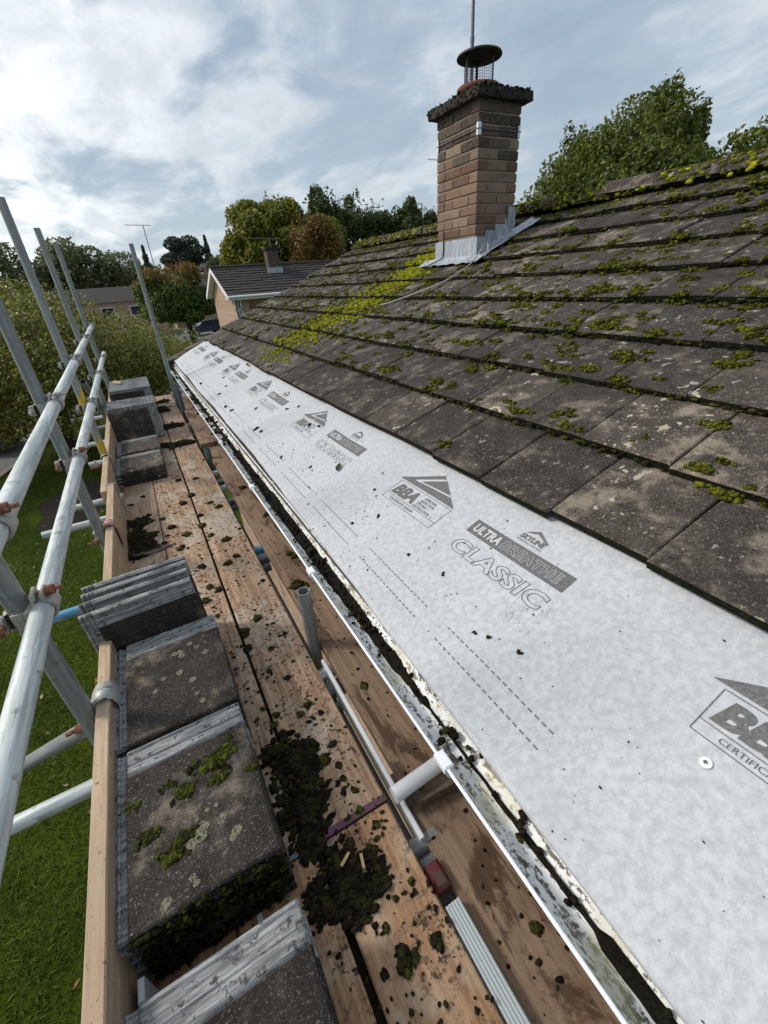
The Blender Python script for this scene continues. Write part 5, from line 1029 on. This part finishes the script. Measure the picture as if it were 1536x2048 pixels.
for i, (x, y, z, r_, h_, lb) in enumerate(((-12, 78, 2.0, 5.5, 4.2, 'pale green distant tree at the left edge of the skyline'), (-4.5, 82, 2.6, 5.5, 4.0, 'pale distant tree behind the second scaffold pole'), (1.5, 84, 2.9, 4.6, 3.8, 'distant tree behind the third scaffold pole'), (8, 100, 1.5, 4.5, 3.2, 'distant low tree beneath the pine'), (17.5, 84, 1.6, 3.8, 3.2, 'grey green distant tree left of the large oak'), (21, 78, 1.2, 3.8, 3.4, 'distant tree behind the large oak'), (3.8, 96, 1.6, 4.4, 3.2, 'distant tree behind the spruce'), (-18, 84, 1.6, 5, 4, 'distant tree beyond the left edge of the broad olive tree'))):
    tree('distant_tree', lb, (x, y, GZ), (x, y, z), (r_, r_, h_), 8000, .55, LF_FAR, .3, 12, group='distant trees along the skyline', shell=(.75, 1.05), f=.38)
# trees behind the ridge on the right
tree('maple_tree', 'tall leafy green tree rising behind the ridge right of the chimney', (12.0, 9.2, GZ), (12.3, 9.0, .95), (2.45, 2.1, 1.55), 84000, .115, LF_MAPLE, .16, 16, shoots=170, extra=[(12.7 + min(2.2, max(-1.6, 2.3 * math.sin(i * 2.4) * (.3 + .05 * i))), 9 + .9 * math.cos(i * 1.7), 1.75 + .14 * (2.3 * math.sin(i * 2.4) * (.3 + .05 * i)) + .35 * math.sin(i * 1.3), .30, .30, 1.15 + .35 * math.sin(i * 3.1)) for i in range(18)] + [(13.6, 8.9, 3.0, .3, .3, .95), (13.2, 9, 2.9, .3, .3, .9), (14.6, 9, 2.6, .25, .3, .8),(10.3, 9.0, .9, 1.2, 1.1, 1.25), (13.4, 8.9, 2.35, .95, .9, 1.3), (12.5, 9, 2.2, .9, .9, 1.25), (11.4, 9.0, 1.7, .9, .8, 1.2), (14.3, 9.1, 2.0, .6, .7, 1.15)], f=.36, shell=(.6, 1.06))
tree('garden_shrub', 'golden leaved bush behind the ridge at the foot of the tall maple', (12.9, 8.3, GZ), (13.2, 8.3, 1.35), (.8, .7, .75), 2600, .13, LF_GOLD, .06, 8, 'shrub', shoots=8)
tree('garden_shrub', 'thin leaved shrub tips showing over the ridge near the right edge', (14.2, 7.3, GZ), (14.2, 7.3, 1.6), (1.2, .8, .75), 2200, .13, LF_MAPLE, .06, 8, 'shrub', shoots=60, shell=(.5, 1.1))
tree('garden_shrub', 'leafy shrub with pale leaves at the right edge behind the ridge', (14.9, 6.6, GZ), (15.2, 6.8, 1.95), (1.0, .8, 1.0), 2600, .13, LF_MAPLE, .06, 8, 'shrub', shoots=16)

# ------------------------------------------------------------------ neighbouring house
nh = thing('neighbour_house', 'pale brick neighbouring house with dark tiled gable roof and white bargeboards', 'house', (8, 25, GZ)); NX0, NX1, NY0, NY1 = 4.28, 15.0, 22.0, 27.9; NEZ = -.36; NRY = (NY0 + NY1) / 2; NRZ = .86
mb = MB(); mb.box((NX0 + .28, NY0 + .42, GZ), (NX0 + .95, NY1 - .4, NEZ - .05)); mb.box((NX0 + .95, NY0 + .95, GZ), (NX1, NY1 - .4, NEZ - .05)); mb.prism([(NY0 + .42, NEZ - .05), (NRY, NRZ - .17), (NY1 - .4, NEZ - .05)], 0, NX0 + .28, NX0 + .5); mb.build('wall', HBRICK, nh)
rf = link('roof', None, nh, (9, 25, 0)); WO[rf.name] = Vector((9, 25, 0))
sl_ = (NRZ - NEZ) / (NRY - NY0); mb = MB()
for side in (0, 1):
    for k in range(11):
        f0, f1 = k / 11, (k + 1.12) / 11; ya, yb = NY0 + (NRY - NY0) * f0, NY0 + (NRY - NY0) * min(1, f1); za, zb_ = NEZ + (ya - NY0) * sl_ + .05, NEZ + (yb - NY0) * sl_ + .0
        for j in range(26):
            xa = NX0 + (NX1 - NX0) * j / 26; xb = NX0 + (NX1 - NX0) * (j + 1) / 26 - .012; dz = rng.normal(0, .006); Y = (lambda y: y) if side == 0 else (lambda y: NY0 + NY1 - y)
            q = [(xa, Y(ya), za + dz), (xb, Y(ya), za + dz), (xb, Y(yb), zb_ + dz), (xa, Y(yb), zb_ + dz)]; mb.add(q + [(x, y, z - .045) for x, y, z in q], [(0, 1, 2, 3) if side == 0 else (3, 2, 1, 0), (4, 5, 1, 0) if side == 0 else (0, 1, 5, 4), (3, 2, 6, 7), (1, 5, 6, 2), (0, 3, 7, 4)])
tag(mb.build('roof_tile', DROOF, rf, WO[rf.name]), kind='stuff')
mb = MB(); mb.tube([(NX0 - .02, NRY, NRZ + .03), (NX1, NRY, NRZ + .03)], .09, 10); mb.build('ridge_tiles', DROOF, rf, WO[rf.name])
for sgn, nm in ((0, 'bargeboard'), (1, 'bargeboard')):
    ya = NY0 - .02 if sgn == 0 else NY1 + .02; mb = MB(); q = [(ya, NEZ - .18), (ya, NEZ + .01), (NRY, NRZ + .02), (NRY, NRZ - .17)]; mb.prism(q, 0, NX0 - .03, NX0 - .005); mb.prism([(ya, NEZ - .12), (ya, NEZ - .10), (NRY, NRZ - .10), (NRY, NRZ - .12)], 0, NX0 - .005, NX0 + .30); mb.build(nm, TRIM, nh)
mb = MB(); mb.box((NX0, NY0 - .03, NEZ - .16), (NX1, NY0, NEZ + .01)); mb.build('fascia', TRIM, nh)
mb = MB(); mb.tube([(NX0, NY0 - .09, NEZ - .03), (NX1, NY0 - .09, NEZ - .03)], .055, 8); mb.build('gutter', WPLAST, nh)
mb = MB(); mb.box((NX0 + .03, NY0, NEZ - .10), (NX1, NY0 + .95, NEZ - .085)); mb.build('soffit', TRIM, nh)
wn = MB(); xa, xb, ya = NX0 + .275, NX0 + .60, NY0 + .415; zt_, zb_ = NEZ - .1, NEZ - 1.9
for (a_, b_) in (((xa, zb_), (xa + .07, zt_)), ((xb - .06, zb_), (xb, zt_)), ((xa, zt_ - .06), (xb, zt_)), ((xa, zb_), (xb, zb_ + .06)), ((xa, zt_ - .52), (xb, zt_ - .45)), ((xa + .15, zb_), (xa + .19, zt_))): wn.box((a_[0], ya - .03, a_[1]), (b_[0], ya, b_[1]))
wo = wn.build('window', TRIM, nh); mb = MB(); mb.box((xa + .06, ya - .012, zb_ + .05), (xb - .05, ya - .006, zt_ - .05)); mb.build('pane', GLASS, wo, WO[wo.name])
mb = MB(); mb.box((NX0 + .26, NRY - .55, NRZ - 1.05), (NX0 + .281, NRY - .38, NRZ - .62)); mb.build('gable_light', TRIM, nh)
nc = link('chimney', None, nh, (7.25, 24.4, .5)); WO[nc.name] = Vector((7.25, 24.4, .5))
mb = MB(); mb.box((6.98, 24.1, .2), (7.52, 24.7, 1.50)); mb.build('stack', BRICK_SOOT, nc); mb = MB(); mb.box((6.92, 24.04, 1.50), (7.58, 24.76, 1.60)); mb.build('capping_slab', CAPM, nc); mb = MB(); mb.box((6.88, 23.98, .35), (7.62, 24.09, .74)); mb.build('lead_flashing', LEAD, nc)
def yagi(label, base, h_, L_, ang, n_=7, el=.45, r_=.012):
    t = thing('television_aerial', label, 'aerial', base); mb = MB(); top = Vector(base) + Vector((0, 0, h_)); mb.tube([base, top], r_ * 1.4, 6); mb.build('pole', AERIAL, t); d = Vector((math.cos(ang), math.sin(ang), .03)); q = Vector((-d.y, d.x, 0)); mb = MB(); mb.tube([top - d * L_ * .3, top + d * L_ * .7], r_, 6); mb.build('boom', AERIAL, t); mb = MB()
    for i in range(n_): p = top + d * (L_ * (-.25 + .92 * i / (n_ - 1))); mb.tube([p - q * el / 2, p + q * el / 2], r_ * .5, 4)
    mb.build('rods', AERIAL, t)
yagi('television aerial on the chimney of the neighbouring house', (7.3, 24.4, 1.60), .38, 1.5, R(178), 9, .5, .016)
yagi('television aerial against the sky just left of the chimney', (28.6, 40, 4.0), 4.85, 1.5, R(178), 6, .8, .02)
yagi('television aerial beside the tall slim pole on the skyline', (4.6, 62, 2.4), 4.2, 2.6, R(176), 3, .4, .035)
# flat roofed garage in front of it
gar = thing('garage', 'low garage with pale grey flat felt roof beyond the verge', 'garage', (5.2, 26, GZ)); mb = MB(); mb.prism([(2.95, 20.6), (2.25, 18.8), (5.5, 27.6), (5.2, 29.5)], 2, -2.12, -2.0); mb.build('roof', FELT, gar); mb = MB(); mb.prism([(3.2, 21.0), (2.6, 19.6), (5.3, 27.2), (5.1, 28.8)], 2, GZ, -2.12); mb.build('wall', HBRICK, gar)
# distant terrace roofs
for (x0, x1, y, z, lb) in ((13.0, 20.5, 66, .55, 'distant brown roof on the skyline left of the neighbouring house'), (-6, 4.6, 64, -.6, 'distant dark roof behind the broad olive tree'), (5.4, 12.4, 68, .35, 'distant dark roof behind the orange topped tree')):
    t = thing('distant_house', lb, 'house', ((x0 + x1) / 2, y, GZ), 'houses beyond the trees'); mb = MB(); mb.prism([(y - 3.5, z), (y, z + 1.5), (y + 3.5, z)], 0, x0, x1); mb.build('roof', DROOF, t); mb = MB(); mb.box((x0 + .3, y - 3.2, GZ), (x1 - .3, y + 3.2, z)); o = mb.build('wall', HBRICK, t)
    mb = MB(); cxx = x0 + (x1 - x0) * .82; mb.box((cxx, y - .4, z + .9), (cxx + .8, y + .4, z + 2.3)); mb.build('chimney', BRICK_SOOT, t)
    for k in range(3): mb = MB(); xx = x0 + 1 + k * (x1 - x0 - 2) / 3; mb.box((xx, y - 3.24, z - 1.5), (xx + 1.3, y - 3.19, z - .5)); w_ = mb.build('window', TRIM, t); mb = MB(); mb.box((xx + .08, y - 3.26, z - 1.42), (xx + 1.22, y - 3.245, z - .58)); mb.build('pane', GLASS, w_, WO[w_.name])

# ------------------------------------------------------------------ cars
def car(label, loc, yaw, paint, group=None):
    t = link('parked_car', None, None, (0, 0, 0)); tag(t, label, 'car', group); WO[t.name] = Vector((0, 0, 0))
    def loft(prof, half, mat, name, mi=0):   # side profile x,z with half-width per point
        mb = MB(); n = len(prof); V = [(x, -h_, z) for (x, z), h_ in zip(prof, half)] + [(x, h_, z) for (x, z), h_ in zip(prof, half)]
        mb.add(V, [(i, (i + 1) % n, n + (i + 1) % n, n + i) for i in range(n)] + [tuple(range(n - 1, -1, -1)), tuple(range(n, 2 * n))]); o = mb.build(name, mat, t)
        bv = o.modifiers.new('bevel', 'BEVEL'); bv.width = .05; bv.segments = 2; bv.limit_method = 'ANGLE'; return o
    loft([(-2.15, .32), (-2.2, .55), (-2.12, .80), (-1.75, .90), (-.95, .98), (1.6, 1.02), (2.05, .98), (2.18, .70), (2.15, .32)], [.80, .84, .84, .86, .88, .88, .84, .84, .80], paint, 'body')
    loft([(-.95, .96), (-.25, 1.46), (1.15, 1.50), (1.75, 1.02)], [.84, .62, .62, .82], paint, 'cabin')
    for sg in (-1, 1):
        mb = MB(); q = [(-.72, .845 * sg, 1.03), (-.16, .675 * sg, 1.42), (.42, .672 * sg, 1.44), (.42, .835 * sg, 1.03)]; q2 = [(.50, .835 * sg, 1.03), (.50, .672 * sg, 1.44), (1.08, .68 * sg, 1.44), (1.50, .835 * sg, 1.05)]
        for z in (q, q2): mb.add(z, [(0, 1, 2, 3)])
        mb.build('side_window', GLASS, t)
    mb = MB(); mb.add([(-.93, -.76, 1.0), (-.93, .76, 1.0), (-.30, .58, 1.455), (-.30, -.58, 1.455)], [(0, 1, 2, 3)]); mb.add([(1.74, -.74, 1.06), (1.74, .74, 1.06), (1.22, .58, 1.48), (1.22, -.58, 1.48)], [(0, 3, 2, 1)]); o = mb.build('windscreen', GLASS, t)
    for v in o.data.vertices: v.co.x += -.02 if v.co.x < 0 else .02; v.co.z += .012
    for x in (-1.35, 1.32):
        for sg in (-1, 1):
            w_ = MB(); w_.tube([(x, sg * .70, .32), (x, sg * .895, .32)], .32, 22); wo = w_.build('wheel', TYRE, t); w_ = MB(); w_.tube([(x, sg * .80, .32), (x, sg * .905, .32)], .21, 12); w_.build('rim', ALLOY, wo, WO[wo.name])
    for sg in (-1, 1): mb = MB(); mb.box((-2.215, sg * .80 - .17, .66), (-2.08, sg * .80 + .05 if sg > 0 else sg * .80 + .17, .80), 0, None, .02); mb.build('headlight', LAMP, t)
    mb = MB(); mb.box((-2.23, -.5, .42), (-2.16, .5, .60), 0, None, .01); mb.build('grille', TYRE, t)
    mb = MB(); mb.box((-2.24, -.26, .47), (-2.228, .26, .57)); mb.build('number_plate', TRIM, t)
    t.location = loc; t.rotation_euler = (0, 0, yaw); return t
car('dark blue parked car beyond the orange topped tree', (7.4, 54.2, GZ + .005), R(14), CARBLUE)
car('black parked car under the broad olive tree at the left edge', (-6.3, 19.6, GZ + .005), R(-35), CARBLK)
car('white parked car glimpsed through the broad olive tree', (-7.3, 25.5, GZ + .005), R(-25), CARWHT)
